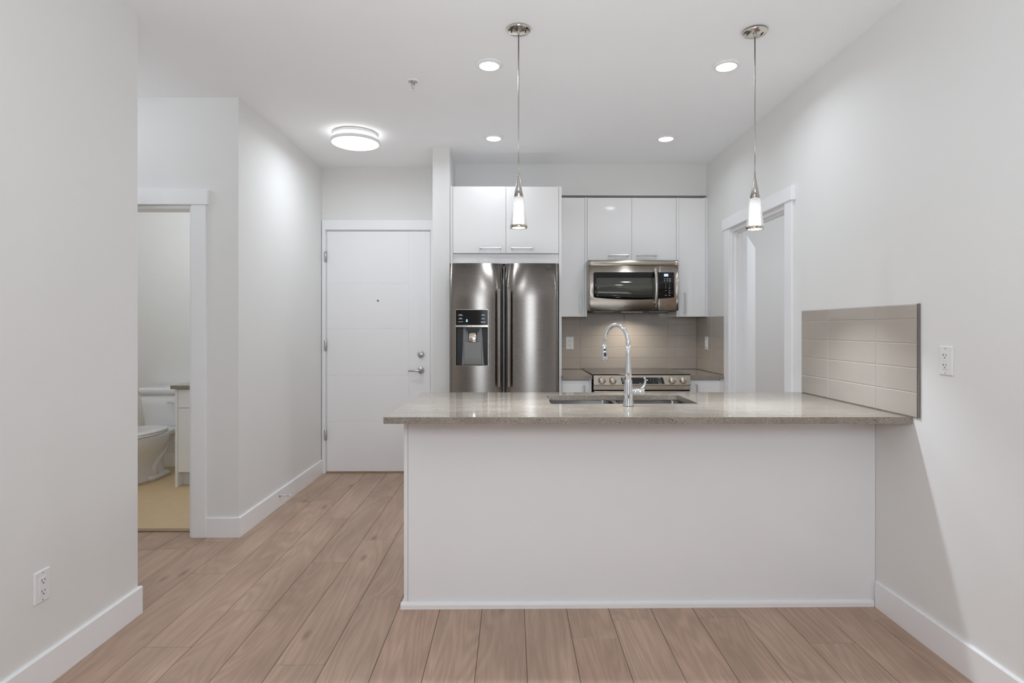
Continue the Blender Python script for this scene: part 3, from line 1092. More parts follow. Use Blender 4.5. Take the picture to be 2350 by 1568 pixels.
PL = [(-0.474, 4.412), (-0.4725, 4.404), (-0.468, 4.397), (-0.460, 4.3925), (-0.450, 4.3895)]
for k in range(1, 25):
    x = -0.450 + 0.300 * k / 24
    PL.append((x, 4.3805 + 0.009 * ((x + 0.30) / 0.15) ** 2))
PL += [(-0.138, 4.3915), (-0.126, 4.3945), (-0.114, 4.3985), (-0.102, 4.4035), (-0.092, 4.4090), (-0.083, 4.4150), (-0.076, 4.4215), (-0.070, 4.4290), (-0.0655, 4.438)]
PR = sorted([(-0.1205 - x, y) for x, y in PL])
t = thing('refrigerator', 'stainless steel side by side refrigerator with ice and water dispenser', 'refrigerator', (-0.06, 4.8, 0))
MB().box(-0.461, 0.348, 4.458, 5.2, 0.03, 1.765, 0.004).box(-0.455, 0.342, 4.47, 4.53, 0.0, 0.03).build('case', M['greyp'], t)
fz0, fz1 = 0.055, 1.780
DX0, DX1, DZ0, DZ1 = -0.4225, -0.1805, 1.006, 1.296      # dispenser hole
xs = sorted(set([p[0] for p in PL] + [DX0, DX1]))
fl = lerp_prof(PL)
mb = MB()
sheet(mb, xs, fl, [fz0, 0.6, DZ0, DZ1, 1.5, fz1], lambda x, z: DX0 < x < DX1 and DZ0 < z < DZ1, 4.452)
ld = mb.build('door', M['fridge_steel'], t)
mb = MB()
sheet(mb, [p[0] for p in PR], lerp_prof(PR), [fz0, 0.6, 1.2, 1.5, fz1], None, 4.452)
rd = mb.build('door', M['fridge_steel'], t)
MB().text('SAMSUNG', 0.0215, front(0.268, lerp_prof(PR)(0.268) - 0.0012, 1.736) @ Matrix.Rotation(-math.atan((lerp_prof(PR)(0.30) - lerp_prof(PR)(0.236)) / 0.064), 4, 'Y'), 0.0008, sx=1.12).build('brand_lettering', M['logo'], rd)
for xa, xb, dr in ((-0.1135, -0.0805, ld), (-0.0405, -0.0075, rd)):
    mb = MB()
    xc, hw = (xa + xb) / 2, (xb - xa) / 2
    prof = []
    for k in range(13):
        a = PI + PI * k / 12
        prof.append((xc + hw * math.cos(a), 4.372 + 0.016 * math.sin(a)))
    ring = lambda z, s=1.0: [(xc + (x - xc) * s, 4.376 + (y - 4.376) * s, z) for x, y in prof + [(xc + hw, 4.382), (xc - hw, 4.382)]]
    mb.loft([ring(0.845, 0.9), ring(0.849), ring(1.579), ring(1.583, 0.9)])
    for z in (0.875, 1.553):
        mb.box(xc - 0.010, xc + 0.010, 4.380, 4.418, z - 0.018, z + 0.018, 0.003)
    mb.build('handle', M['fridge_steel'], dr)
# dispenser
yb = 4.3788
bz = MB()
fr = [(-0.4255, -0.4225, 1.003, 1.430), (-0.1805, -0.1775, 1.003, 1.430), (-0.4225, -0.1805, 1.003, 1.006), (-0.4225, -0.1805, 1.426, 1.430), (-0.4225, -0.1805, 1.296, 1.312)]
for a in fr:
    bz.box(a[0], a[1], yb, yb + 0.012, a[2], a[3], 0.0006)
dp = bz.build('dispenser', M['steel'], ld)
pp = MB().box(-0.4225, -0.1805, yb + 0.001, yb + 0.006, 1.312, 1.426).build('display_panel', M['black'], ld)
mk = MB()
for x, z, wd in ((-0.388, 1.391, 0.026), (-0.388, 1.385, 0.034), (-0.388, 1.364, 0.018), (-0.388, 1.358, 0.030), (-0.388, 1.3365, 0.036),
                 (-0.217, 1.391, 0.018), (-0.217, 1.385, 0.030), (-0.217, 1.364, 0.024), (-0.217, 1.357, 0.028), (-0.217, 1.3365, 0.038), (-0.217, 1.331, 0.030)):
    mk.box(x - wd / 2, x + wd / 2, yb + 0.0003, yb + 0.001, z - 0.0016, z + 0.0016)
mk.build('button_lettering', M['mark'], ld)
MB().box(-0.3465, -0.3335, yb + 0.0003, yb + 0.001, 1.3365, 1.3425).box(-0.344, -0.336, yb + 0.0003, yb + 0.001, 1.3435, 1.3545).build('status_light', M['blue'], ld)
MB().box(-0.334, -0.315, yb - 0.0006, yb + 0.001, 1.300, 1.308, 0.0004).build('button', M['satin'], ld)
MB().box(-0.298, -0.278, yb - 0.0006, yb + 0.001, 1.300, 1.308, 0.0004).build('button', M['satin'], ld)
# recess
rc = MB()
b = bmesh.new()
F = [b.verts.new(p) for p in ((DX0, fl(DX0), DZ0), (DX1, fl(DX1), DZ0), (DX1, fl(DX1), DZ1), (DX0, fl(DX0), DZ1))]
K = [b.verts.new(p) for p in ((DX0, 4.4515, DZ0), (DX1, 4.4515, DZ0), (DX1, 4.4515, DZ1), (DX0, 4.4515, DZ1))]
for k in range(4):
    k2 = (k + 1) % 4
    b.faces.new((F[k], F[k2], K[k2], K[k]))
b.faces.new(K)
bmesh.ops.recalc_face_normals(b, faces=b.faces[:])
for f in b.faces:
    f.normal_flip()
rc.join(b)
rc.build('recess', M['blackp'], ld)
bp = MB()
bp.loft([[(-0.3795, 4.410, 1.0075), (-0.2125, 4.410, 1.0075), (-0.2125, 4.4505, 1.0075), (-0.3795, 4.4505, 1.0075)],
         [(-0.373, 4.428, 1.18), (-0.223, 4.428, 1.18), (-0.223, 4.4505, 1.18), (-0.373, 4.4505, 1.18)],
         [(-0.371, 4.437, 1.295), (-0.231, 4.437, 1.295), (-0.231, 4.4505, 1.295), (-0.371, 4.4505, 1.295)]], smooth=False)
bp.build('back_plate', M['greyp'], ld)
MB().box(-0.366, -0.228, 4.404, 4.414, 1.009, 1.185, 0.004).build('paddle', M['greyp'], ld)
MB().loft([[(-0.349, 4.395, 1.2955), (-0.246, 4.395, 1.2955), (-0.246, 4.436, 1.2955), (-0.349, 4.436, 1.2955)],
           [(-0.347, 4.395, 1.275), (-0.248, 4.395, 1.275), (-0.248, 4.434, 1.275), (-0.347, 4.434, 1.275)],
           [(-0.331, 4.396, 1.258), (-0.264, 4.396, 1.258), (-0.264, 4.430, 1.258), (-0.331, 4.430, 1.258)]], smooth=False).build('ice_chute', M['blackp'], ld)
MB().loft([[(x, y, z) for x, y in rrect(-0.331 + i, -0.264 - i, 4.392 + i / 2, 4.426, 0.014)] for z, i in ((1.2575, 0.0), (1.20, 0.001), (1.188, 0.004), (1.183, 0.012))]).build('spout_cup', M['nickel_pol'], ld)

# ------------------------------------------------------------------ microwave
t = thing('microwave', 'stainless over-the-range microwave with black glass door under the white cabinet', 'microwave', (1.018, 5.05, 1.43))
mx0, mx1, mz0, mz1 = 0.640, 1.397, 1.436, 1.858
MB().box(mx0, mx1, 4.868, 5.258, mz0 + 0.003, mz1, 0.002).build('housing', M['greyp'], t)
mw = lambda x: 4.838 + 0.075 * (x - 1.018) ** 2
def mgrid(a, b, n=24):
    return [a + (b - a) * k / n for k in range(n + 1)]
mb = MB()
sheet(mb, mgrid(mx0, mx1), mw, [1.8115, 1.834, mz1], None, 4.867)
mb.build('vent_strip', M['steel'], t)
mb = MB()
sheet(mb, mgrid(mx0, 1.2195), mw, [mz0, 1.6, 1.8085], None, 4.867)
md = mb.build('door', M['steel'], t)
mb = MB()
sheet(mb, mgrid(1.2215, mx1, 8), mw, [mz0, 1.6, 1.8085], None, 4.867)
mp_ = mb.build('control_panel', M['steel'], t)
zbot = lambda x: 1.5265 + 0.019 * ((x - 1.023) / 0.340) ** 2
def glass_strip(x0, x1, ztop, zb, off, m, name, par, n=24, rl=0.0, rr=0.0):
    b = bmesh.new()
    top, bot = [], []
    for x in mgrid(x0, x1, n):
        dz = 0.0
        for r, xe in ((rl, x0), (rr, x1)):
            if r and abs(x - xe) < r:
                q = r - abs(x - xe)
                dz = r - math.sqrt(max(0, r * r - q * q))
        top.append(b.verts.new((x, mw(x) - off, ztop - dz)))
        bot.append(b.verts.new((x, mw(x) - off, zb(x) + dz)))
    tk = [b.verts.new((v.co.x, v.co.y + off - 0.0002, v.co.z)) for v in top]
    bk = [b.verts.new((v.co.x, v.co.y + off - 0.0002, v.co.z)) for v in bot]
    for i in range(n):
        f = b.faces.new((bot[i], bot[i + 1], top[i + 1], top[i]))
        f.smooth = True
        b.faces.new((top[i], top[i + 1], tk[i + 1], tk[i]))
        b.faces.new((bot[i + 1], bot[i], bk[i], bk[i + 1]))
    b.faces.new((bot[0], top[0], tk[0], bk[0]))
    b.faces.new((top[n], bot[n], bk[n], tk[n]))
    q = MB()
    q.join(b)
    return q.build(name, m, par)
gl = glass_strip(0.683, 1.2195, 1.756, zbot, 0.0016, M['black'], 'door_glass', md, 60, rl=0.008)
M['screen'] = mat('oven_window_screen', (0.060, 0.062, 0.050), 0.08, vary=0.1, vscale=900, coat=0.5)
glass_strip(0.7055, 1.202, 1.709, lambda x: 1.5545 - 0.010 * min(1, (x - 0.7055) / 0.35), 0.0021, M['screen'], 'window_screen', md)
glass_strip(1.2215, 1.3635, 1.756, zbot, 0.0016, M['black'], 'control_glass', mp_, 40, rr=0.008)
hp = []
for k in range(17):
    s = -1 + 2 * k / 16
    hp.append((1.194 + 0.006 * (1 - s * s), 4.806 - 0.012 * (1 - s * s) + 0.010 * (abs(s) ** 6), 1.638 + 0.152 * s))
mb = MB().tube(hp, [0.0135 if 1 < k < 15 else 0.0115 for k in range(17)], 16)
for z in (1.505, 1.771):
    mb.box(1.184, 1.204, 4.812, mw(1.194) - 0.0005, z - 0.010, z + 0.010, 0.003)
mb.build('handle', M['nickel'], md)
MB().text('SAMSUNG', 0.0185, front(0.988, mw(0.988) - 0.0006, 1.466), 0.0005, sx=1.1).build('brand_lettering', M['logo'], md)
yp = mw(1.29) - 0.0022
dsp = MB().box(1.270, 1.311, yp, yp + 0.0006, 1.7205, 1.744).build('clock_display', M['blue_dark'], mp_)
MB().text('12:41', 0.019, front(1.2905, yp - 0.0004, 1.7323), 0.0003, sx=0.82).build('clock_digits', M['cyan'], mp_)
mk = MB()
for r, (z, ws) in enumerate(((1.701, (0.017, 0.014, 0.012, 0.016)), (1.6845, (0.015, 0.013, 0.009, 0.016)))):
    for x, wd in zip((1.257, 1.279, 1.302, 1.324), ws):
        mk.box(x - wd / 2, x + wd / 2, yp, yp + 0.0006, z - 0.0026, z + 0.0026)
for r, row in enumerate(('123', '456', '789', ' 0 ')):
    for cx_, ch in zip((1.260, 1.290, 1.321), row):
        if ch != ' ':
            mk.text(ch, 0.0095, front(cx_, yp, 1.664 - 0.0131 * r), 0.0003)
for x, z, wd in ((1.260, 1.6245, 0.012), (1.321, 1.6245, 0.014), (1.290, 1.603, 0.008), (1.321, 1.603, 0.013), (1.260, 1.5825, 0.018), (1.260, 1.5875, 0.007), (1.321, 1.5825, 0.010),
                 (1.321, 1.588, 0.005), (1.260, 1.563, 0.020), (1.290, 1.563, 0.014), (1.321, 1.563, 0.015)):
    mk.box(x - wd / 2, x + wd / 2, yp, yp + 0.0006, z - 0.0019, z + 0.0019)
mk.build('button_lettering', M['mark'], mp_)
MB().box(0.655, 1.385, 4.86, 5.25, 1.4305, 1.4385).build('underside', M['blackp'], t)
for x0, x1 in ((0.70, 0.87), (1.17, 1.34)):
    mb = MB().box(x0, x1, 4.93, 5.12, 1.4275, 1.4304)
    for k in range(9):
        xx = x0 + 0.012 + k * 0.018
        mb.box(xx, xx + 0.006, 4.935, 5.115, 1.4262, 1.4276)
    mb.build('grease_filter', M['nickel'], t)
MB().box(0.93, 1.11, 4.90, 4.945, 1.4215, 1.4304, 0.002).build('lamp_cover', M['steel'], t)

lamp('cooktop_lamp', 'AREA', (1.02, 5.02, 1.418), 2.2, 0.16, (1.0, 0.89, 0.75), spread=2.6)

# ------------------------------------------------------------------ range
t = thing('range', 'stainless slide-in range with black glass cooktop and four knobs', 'range', (1.02, 4.9, 0))
rx0, rx1 = 0.640, 1.400
MB().box(rx0 + 0.006, rx1 - 0.006, 4.60, 5.245, 0.04, 0.898).build('range_body', M['greyp'], t)
MB().box(rx0 - 0.003, rx1 + 0.004, 4.540, 5.248, 0.9175, 0.9265, 0.0015).build('cooktop', M['black'], t)
cp = MB()
P = [(4.534, 0.918), (4.519, 0.845), (4.519, 0.8445), (4.527, 0.837), (4.527, 0.806), (4.60, 0.806), (4.60, 0.9172), (4.54, 0.9172)]
cp.prism([(y, z) for y, z in P], rx0, rx1, Matrix(((0, 0, 1, 0), (1, 0, 0, 0), (0, 1, 0, 0), (0, 0, 0, 1))))
cpo = cp.build('control_panel', M['steel'], t)
tilt = math.atan2(0.015, 0.073)
def on_panel(x, z, off=0.0):
    y = 4.534 - 0.015 * (0.918 - z) / 0.073
    nx = Vector((0, -math.cos(tilt), math.sin(tilt)))
    R = Matrix.Rotation(-tilt, 4, 'X') 
    F4 = Matrix(((1, 0, 0, 0), (0, 0, -1, 0), (0, 1, 0, 0), (0, 0, 0, 1)))
    return Matrix.Translation(Vector((x, y, z)) + nx * off) @ R @ F4
dg = MB().prism([(-0.180, 0.0235), (0.152, 0.0235), (0.164, -0.0275), (-0.170, -0.0275)], 0.0, 0.0012, on_panel(1.032, 0.878))
dg.build('display_glass', M['black'], cpo)
mk = MB()
for z, wd in ((0.897, 0.026), (0.8905, 0.016), (0.885, 0.014), (0.876, 0.020), (0.866, 0.012)):
    mk.prism([(-wd / 2, -0.0014), (wd / 2, -0.0014), (wd / 2, 0.0014), (-wd / 2, 0.0014)], 0.0012, 0.0017, on_panel(0.873, z))
for x in (1.005, 1.035):
    mk.prism([(-0.009, -0.0014), (0.009, -0.0014), (0.009, 0.0014), (-0.009, 0.0014)], 0.0012, 0.0017, on_panel(x, 0.857))
for r, row in enumerate(('123', '456', '789')):
    for cx_, ch in zip((1.087 + 0.001 * r, 1.108 + 0.001 * r, 1.129 + 0.001 * r), row):
        mk.text(ch, 0.0075, on_panel(cx_, 0.8955 - 0.0125 * r, 0.0013), 0.0003)
mk.text('0', 0.0075, on_panel(1.112, 0.8575, 0.0013), 0.0003)
for dx_, z in ((1.153, 0.8935), (1.156, 0.875), (1.159, 0.8585)):
    mk.plate([(-0.011, -0.005), (0.011, -0.005), (0.011, 0.005), (-0.011, 0.005)], [[(-0.0095, -0.0038), (0.0095, -0.0038), (0.0095, 0.0038), (-0.0095, 0.0038)]], 0.0012, 0.0017, 0, on_panel(dx_, z))
mk.build('button_lettering', M['mark'], cpo)
MB().text('12:41', 0.0135, on_panel(1.052, 0.8805, 0.0013), 0.0003).build('clock_digits', M['cyan'], cpo)
for x in (0.705, 0.790, 1.256, 1.342):
    kn = MB().lathe([(0.0, 0.0), (0.029, 0.0), (0.029, 0.003), (0.0255, 0.006), (0.0245, 0.022), (0.0225, 0.0255), (0.0, 0.0255)], (0, 0, 0), 36, on_panel(x, 0.879))
    kn = kn.build('knob', M['steel'], t)
    MB().prism([(-0.0045, -0.0225), (0.0045, -0.0225), (0.0045, 0.0225), (-0.0045, 0.0225)], 0.0255, 0.034, on_panel(x, 0.879)).build('grip', M['steel'], kn)
MB().box(rx0 + 0.004, rx1 - 0.004, 4.545, 4.60, 0.797, 0.8055).build('vent_gap', M['dark'], t)
od = MB().box(rx0 + 0.002, rx1 - 0.002, 4.520, 4.595, 0.20, 0.796, 0.003).build('oven_door', M['steel'], t)
MB().box(0.74, 1.30, 4.5185, 4.5205, 0.32, 0.66, 0.0005).build('oven_window', M['black'], od)
mb = MB().tube([(0.67, 4.478, 0.74), (1.37, 4.478, 0.74)], 0.012, 16)
for x in (0.70, 1.34):
    mb.box(x - 0.01, x + 0.01, 4.478, 4.5205, 0.731, 0.749, 0.002)
mb.build('handle', M['steel'], od)
MB().box(rx0 + 0.002, rx1 - 0.002, 4.525, 4.595, 0.06, 0.195, 0.003).build('drawer', M['steel'], t)
for x in (0.68, 1.36):
    for y in (4.65, 5.18):
        MB().lathe([(0.018, 0.0), (0.018, 0.042)], (x, y, 0), 16).build('foot', M['blackp'], t)


# ------------------------------------------------------------------ ceiling lights
def recessed(x, y, label, r=0.052):
    t = thing('recessed_light', label, 'recessed light', (x, y, CZ), 'recessed lights in the kitchen ceiling')
    MB().lathe([(0.074, CZ - 0.0005), (0.074, CZ - 0.003), (0.070, CZ - 0.0055), (0.062, CZ - 0.008), (r + 0.001, CZ - 0.012), (r + 0.001, CZ - 0.0005)], (x, y, 0), 48).build('trim_ring', M['trim'], t)
    MB().lathe([(r, CZ - 0.006), (r, CZ - 0.0125), (r * 0.7, CZ - 0.0150), (0.0, CZ - 0.016)], (x, y, 0), 48).build('lens', M['lens'], t)
    return t


for x, y, lb in ((-0.122, 3.125, 'round recessed light just left of the middle pendant, nearer of the left pair'),
                 (1.160, 3.120, 'round recessed light beside the right pendant cord, nearer of the right pair'),
                 (-0.136, 4.325, 'round recessed light in front of the cabinet above the refrigerator'),
                 (1.152, 4.320, 'round recessed light in front of the cabinets above the microwave')):
    recessed(x, y, lb)
    lamp('recessed_lamp', 'AREA', (x, y, CZ - 0.020), 3.0 if y < 4 else 1.8, 0.10, COOL, spread=2.7)

fxx, fyy = -1.145, 4.255
t = thing('flush_ceiling_light', 'round white flush mount ceiling light glowing in the entry', 'ceiling light', (fxx, fyy, CZ))
MB().lathe([(0.0, CZ - 0.0005), (0.150, CZ - 0.0005), (0.160, CZ - 0.006), (0.163, CZ - 0.018), (0.160, CZ - 0.028), (0.0, CZ - 0.028)], (fxx, fyy, 0), 64).build('base_pan', M['trim'], t)
MB().lathe([(0.0, CZ - 0.029), (0.157, CZ - 0.029), (0.160, CZ - 0.048), (0.0, CZ - 0.048)], (fxx, fyy, 0), 64).build('glow_band', M['halo'], t)
MB().lathe([(0.167, CZ - 0.049), (0.175, CZ - 0.051), (0.176, CZ - 0.070), (0.172, CZ - 0.074), (0.167, CZ - 0.074), (0.166, CZ - 0.049)], (fxx, fyy, 0), 64, cap=False).build('rim', M['trim'], t)
MB().lathe([(0.0, CZ - 0.0495), (0.1655, CZ - 0.0495), (0.1655, CZ - 0.075), (0.150, CZ - 0.081), (0.09, CZ - 0.086), (0.0, CZ - 0.088)], (fxx, fyy, 0), 64).build('diffuser', M['diff'], t)
lamp('entry_lamp', 'AREA', (fxx, fyy, CZ - 0.092), 5.5, 0.32, COOL)

# pendants
px, py = 0.032, 2.756
t = thing('pendant_light', 'slim cone pendant light hanging near the middle of the picture in front of the cabinet', 'pendant light', (px, py, CZ), 'pendant lights over the peninsula')
cn = MB().lathe([(0.0, CZ - 0.0005), (0.056, CZ - 0.0005), (0.0575, CZ - 0.002), (0.0575, CZ - 0.007), (0.0555, CZ - 0.0095), (0.0535, CZ - 0.0105), (0.0, CZ - 0.0108)], (px, py, 0), 56).build('canopy', M['nickel_pol'], t)
MB().box(px - 0.036, px - 0.031, py - 0.013, py + 0.013, CZ - 0.0118, CZ - 0.0102).build('slot', M['dark'], cn)
MB().box(px + 0.031, px + 0.036, py - 0.013, py + 0.013, CZ - 0.0118, CZ - 0.0102).build('slot', M['dark'], cn)
MB().lathe([(0.0, CZ - 0.0104), (0.009, CZ - 0.0107), (0.008, CZ - 0.016), (0.004, CZ - 0.026), (0.0, CZ - 0.027)], (px, py, 0), 24).build('cord_grip', M['nickel'], cn)
MB().tube([(px, py, CZ - 0.0107), (px, py, 2.2), (px, py, 2.012)], 0.0030, 10).build('cord', M['nickel'], t)
MB().lathe([(0.0, 2.016), (0.0045, 2.0155), (0.0065, 2.008), (0.0135, 1.965), (0.0225, 1.914), (0.0, 1.914)], (px, py, 0), 40).build('metal_cone', M['nickel'], t)
MB().lathe([(0.0225, 1.9135), (0.0240, 1.9125), (0.0400, 1.779), (0.0385, 1.7785), (0.0220, 1.9115)], (px, py, 0), 48, cap=False).build('glass_shade', M['glass'], t)
MB().lathe([(0.0, 1.886), (0.0105, 1.886), (0.0125, 1.884), (0.0362, 1.777), (0.0, 1.777)], (px, py, 0), 40).build('inner_diffuser', M['tube'], t)
MB().lathe([(0.0415, 1.7785), (0.0405, 1.766), (0.0325, 1.766), (0.0325, 1.7785)], (px, py, 0), 48, cap=False).build('bottom_ring', M['nickel_pol'], t)
MB().lathe([(0.0, 1.7765), (0.0322, 1.7765), (0.0322, 1.7675), (0.0, 1.7655)], (px, py, 0), 40).build('bottom_lens', M['lens'], t)
dup(t, (1.130, 0.001, -0.004), 'slim cone pendant light hanging on the right in front of the doorway')
for x in (px, px + 1.130):
    lamp('pendant_lamp', 'AREA', (x, py, 1.760), 5.2, 0.062, COOL, spread=1.75)

# sprinkler
sx, sy = -0.569, 3.345
t = thing('fire_sprinkler', 'small white fire sprinkler head in the ceiling left of the lights', 'sprinkler', (sx, sy, CZ))
MB().lathe([(0.040, CZ - 0.0005), (0.040, CZ - 0.003), (0.036, CZ - 0.006), (0.026, CZ - 0.007), (0.024, CZ - 0.0005)], (sx, sy, 0), 40).build('escutcheon', M['trim'], t)
mb = MB().lathe([(0.0, CZ - 0.003), (0.024, CZ - 0.003), (0.018, CZ - 0.008), (0.008, CZ - 0.012), (0.0, CZ - 0.012)], (sx, sy, 0), 32)
mb.tube([(sx - 0.006, sy, CZ - 0.012), (sx - 0.007, sy, CZ - 0.03), (sx - 0.002, sy, CZ - 0.046)], 0.002, 8).tube([(sx + 0.006, sy, CZ - 0.012), (sx + 0.007, sy, CZ - 0.03), (sx + 0.002, sy, CZ - 0.046)], 0.002, 8)
mb.build('sprinkler_body', M['satin'], t)
MB().lathe([(0.0, CZ - 0.046), (0.004, CZ - 0.047), (0.012, CZ - 0.051), (0.012, CZ - 0.0525), (0.0, CZ - 0.0535)], (sx, sy, 0), 24).build('deflector', M['trim'], t)


# ------------------------------------------------------------------ outlets and switch
def outlet(name, label, cat, F4, gfci=False, switch=False):
    """F4 maps the plate's local frame (x right, y up, z outwards) onto the wall"""
    t = thing(name, label, cat, F4.translation)
    pl = MB()
    o = rrect(-0.0355, 0.0355, -0.058, 0.058, 0.003)
    i_ = rrect(-0.0315, 0.0315, -0.054, 0.054, 0.003)
    pl.loft([[F4 @ Vector((x, y, 0.0004)) for x, y in o], [F4 @ Vector((x, y, 0.002)) for x, y in o], [F4 @ Vector((x, y, 0.0058)) for x, y in i_]], smooth=False)
    pl.build('wall_plate', M['plate'], t)
    ins = MB()
    o = rrect(-0.0165, 0.0165, -0.0335, 0.0335, 0.002)
    i_ = rrect(-0.0158, 0.0158, -0.0328, 0.0328, 0.002)
    ins.loft([[F4 @ Vector((x, y, 0.0055)) for x, y in o], [F4 @ Vector((x, y, 0.0075)) for x, y in o], [F4 @ Vector((x, y, 0.0082)) for x, y in i_]], smooth=False)
    if switch:
        MB().loft([[F4 @ Vector((x, y, 0.0081)) for x, y in rrect(-0.0125, 0.0125, -0.030, 0.030, 0.002)],
                   [F4 @ Vector((x, y, 0.0105 if y > 0 else 0.0125)) for x, y in rrect(-0.012, 0.012, -0.0295, 0.0295, 0.002)]], smooth=False).build('rocker', M['plate'], ins.build('switch_insert', M['plate'], t))
    else:
        io = ins.build('receptacle', M['plate'], t)
        T = lambda x, y: F4 @ Matrix.Translation((x, y, 0.0079))
        for yy in (0.019, -0.0195):
            for x, h in ((-0.0065, 0.0085), (0.0065, 0.0068)):
                out = [(-0.0012, -h / 2), (0.0012, -h / 2), (0.0012, h / 2), (-0.0012, h / 2)]
                if gfci and x < 0:
                    out = out[:3] + [(-0.0012, h / 2), (-0.0012, 0.0011), (-0.0048, 0.0011), (-0.0048, -0.0011), (-0.0012, -0.0011)]
                MB().prism(out, 0.0, 0.0006, T(x, yy + 0.003)).build('slot', M['slot'], io)
            MB().lathe([(0.0, 0.0), (0.0025, 0.0), (0.0025, 0.0006), (0.0, 0.0006)], (0, 0, 0), 14, T(0.0, yy - 0.0075)).build('ground_hole', M['slot'], io)
        if gfci:
            for xa, xb in ((-0.010, -0.0005), (0.0005, 0.010)):
                MB().prism(rrect(xa, xb, -0.0045, 0.0035, 0.001), 0.0, 0.0012, T(0, 0)).build('test_button', M['plate'], io)
    for yy in (0.048, -0.048):
        MB().lathe([(0.0, 0.0), (0.003, 0.0), (0.0028, 0.0008), (0.0, 0.001)], (0, 0, 0), 16, F4 @ Matrix.Translation((0, yy, 0.0056))).build('screw', M['satin'], t)
    return t


outlet('wall_outlet', 'white outlet low on the far left wall', 'outlet', faceX(XL, 2.099, 0.366, 1))
outlet('wall_outlet', 'white outlet on the right wall beside the tiles', 'outlet', faceX(XR, 2.236, 1.164, -1), gfci=True)
outlet('wall_outlet', 'white outlet on the taupe tiles behind the left countertop', 'outlet', front(0.5255, YB - 0.009, 1.152))
outlet('light_switch', 'white rocker switch on the tiles right of the range', 'switch', faceX(XR - 0.009, 4.99, 1.157, -1), switch=True)

# door stop on the hall baseboard
t = thing('door_stop', 'small metal door stop rod fixed to the hall baseboard', 'door stop', (XL + BT, 4.20, 0.082))
MB().lathe([(0.0, 0.0), (0.013, 0.0), (0.012, 0.003), (0.006, 0.008), (0.0042, 0.014), (0.0038, 0.07), (0.0, 0.07)], (XL + BT, 4.20, 0.082), 24, 'X').build('rod', M['satin'], t)
MB().lathe([(0.0, 0.0), (0.0062, 0.0), (0.0068, 0.006), (0.006, 0.011), (0.0, 0.012)], (XL + BT + 0.069, 4.20, 0.082), 20, 'X').build('rubber_tip', M['plate'], t)

# ------------------------------------------------------------------ bathroom
FZ = 0.004
tx = -3.13
t = thing('toilet', 'white two-piece toilet seen through the bathroom doorway', 'toilet', (tx, 5.0, FZ))


def egg(cx, y0, y1, hw, z, n=36, k=0.55):
    """egg outline, blunt at the back (y1), rounder at the front (y0)"""
    out = []
    ym = y1 - (y1 - y0) * 0.42
    for i in range(n):
        a = 2 * PI * i / n
        s, c = math.sin(a), math.cos(a)
        y = ym + (y1 - ym) * s if s > 0 else ym + (ym - y0) * s
        w = hw * (abs(c) ** (0.75 if s > 0 else 0.95)) * (1 if c > 0 else -1)
        out.append((cx + w, y, z))
    return out


R = [egg(tx, 4.70, 5.20, 0.112, FZ + 0.0005), egg(tx, 4.70, 5.20, 0.114, 0.03), egg(tx, 4.715, 5.185, 0.100, 0.06), egg(tx, 4.70, 5.17, 0.100, 0.14), egg(tx, 4.665, 5.17, 0.115, 0.21),
     egg(tx, 4.60, 5.18, 0.150, 0.275), egg(tx, 4.565, 5.19, 0.176, 0.33), egg(tx, 4.55, 5.20, 0.186, 0.368), egg(tx, 4.548, 5.20, 0.188, 0.395), egg(tx, 4.552, 5.198, 0.184, 0.402)]
mb = MB().loft(R)
mb.loft([[(x, y, z) for x, y in rrect(tx - w, tx + w, 5.05, 5.38, 0.03)] for z, w in ((0.33, 0.10), (0.37, 0.17), (0.402, 0.185), (0.412, 0.185))])
mb.build('bowl', M['porcelain'], t)
mb = MB()
for sg in (-1, 1):
    xq = tx + sg * 0.072
    mb.tube([(xq, 5.00, 0.34), (xq, 5.09, 0.335), (xq, 5.125, 0.29), (xq, 5.09, 0.225), (xq, 5.00, 0.165), (xq, 4.955, 0.11), (xq, 4.965, 0.05), (xq, 5.0, 0.035)],
            [0.03, 0.040, 0.044, 0.045, 0.046, 0.045, 0.045, 0.035], 18)
mb.loft([[(x, y, z) for x, y in rrect(tx - w, tx + w, 4.86, 5.17 - d, 0.045)] for z, w, d in ((FZ + 0.0005, 0.128, 0.0), (0.030, 0.126, 0.002), (0.045, 0.112, 0.014), (0.050, 0.09, 0.03))])
mb.build('trapway', M['porcelain'], t)
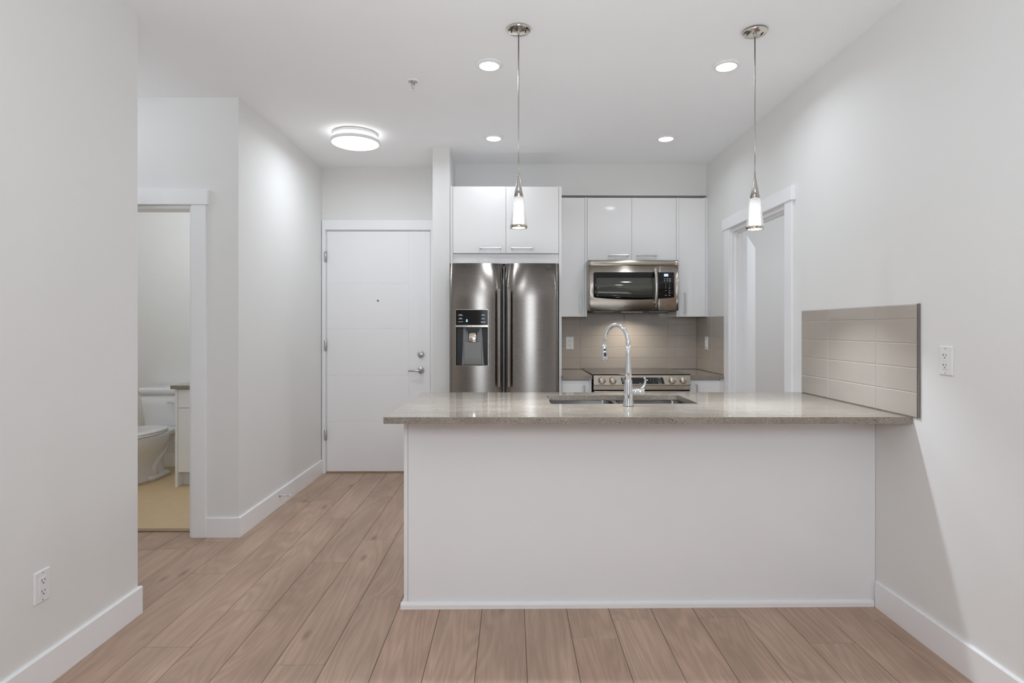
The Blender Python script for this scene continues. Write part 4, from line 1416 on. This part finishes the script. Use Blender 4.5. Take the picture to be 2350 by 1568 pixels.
MB().loft([egg(tx, 4.545, 5.13, 0.190, 0.4035), egg(tx, 4.543, 5.132, 0.192, 0.412), egg(tx, 4.546, 5.128, 0.188, 0.4185)]).build('seat', M['porcelain'], t)
MB().loft([egg(tx, 4.545, 5.145, 0.190, 0.4200), egg(tx, 4.543, 5.147, 0.192, 0.431), egg(tx, 4.553, 5.14, 0.182, 0.4375), egg(tx, 4.60, 5.09, 0.13, 0.4405)]).build('seat_lid', M['porcelain'], t)
mb = MB().loft([[(x, y, z) for x, y in rrect(tx - w, tx + w, 5.20 + d, 5.40, 0.025)] for z, w, d in ((0.4125, 0.145, 0.02), (0.425, 0.155, 0.012), (0.60, 0.178, 0.004), (0.697, 0.190, 0.0))])
tk = mb.build('tank', M['porcelain'], t)
MB().loft([[(x, y, z) for x, y in rrect(tx - w, tx + w, 5.19 + d, 5.405, 0.025)] for z, w, d in ((0.6975, 0.200, 0.0), (0.740, 0.204, -0.002), (0.750, 0.200, 0.002), (0.754, 0.188, 0.014))]).build('tank_lid', M['porcelain'], tk)
MB().tube([(tx + 0.150, 5.195, 0.628), (tx + 0.148, 5.182, 0.628), (tx + 0.13, 5.178, 0.628), (tx + 0.075, 5.176, 0.626)], [0.009, 0.008, 0.007, 0.007], 12).build('flush_lever', M['chrome'], tk)

t = thing('bathroom_vanity', 'white bathroom vanity seen beside the toilet', 'vanity', (-2.27, 5.07, FZ))
carcass(MB(), -2.697, -1.83, 4.732, 5.42, 0.122, 0.795).build('vanity_body', M['edge'], t)
MB().box(-2.720, -2.698, 4.712, 5.42, FZ + 0.0005, 0.7955, 0.001).build('side_panel', M['island'], t)
MB().box(-2.697, -1.83, 4.79, 4.805, FZ + 0.0005, 0.1215).build('toe_kick', M['edge'], t)
for a, b in ((-2.6955, -2.266), (-2.263, -1.832)):
    MB().box(a, b, 4.713, 4.731, 0.644, 0.794, 0.0012).build('drawer', M['island'], t)
    MB().box(a, b, 4.713, 4.731, 0.124, 0.641, 0.0012).build('door', M['island'], t)
tag(MB().box(-2.748, -1.815, 4.695, 5.425, 0.797, 0.8265, 0.002).build('vanity_countertop', M['granite']), 'brown speckled stone top on the bathroom vanity', 'countertop')
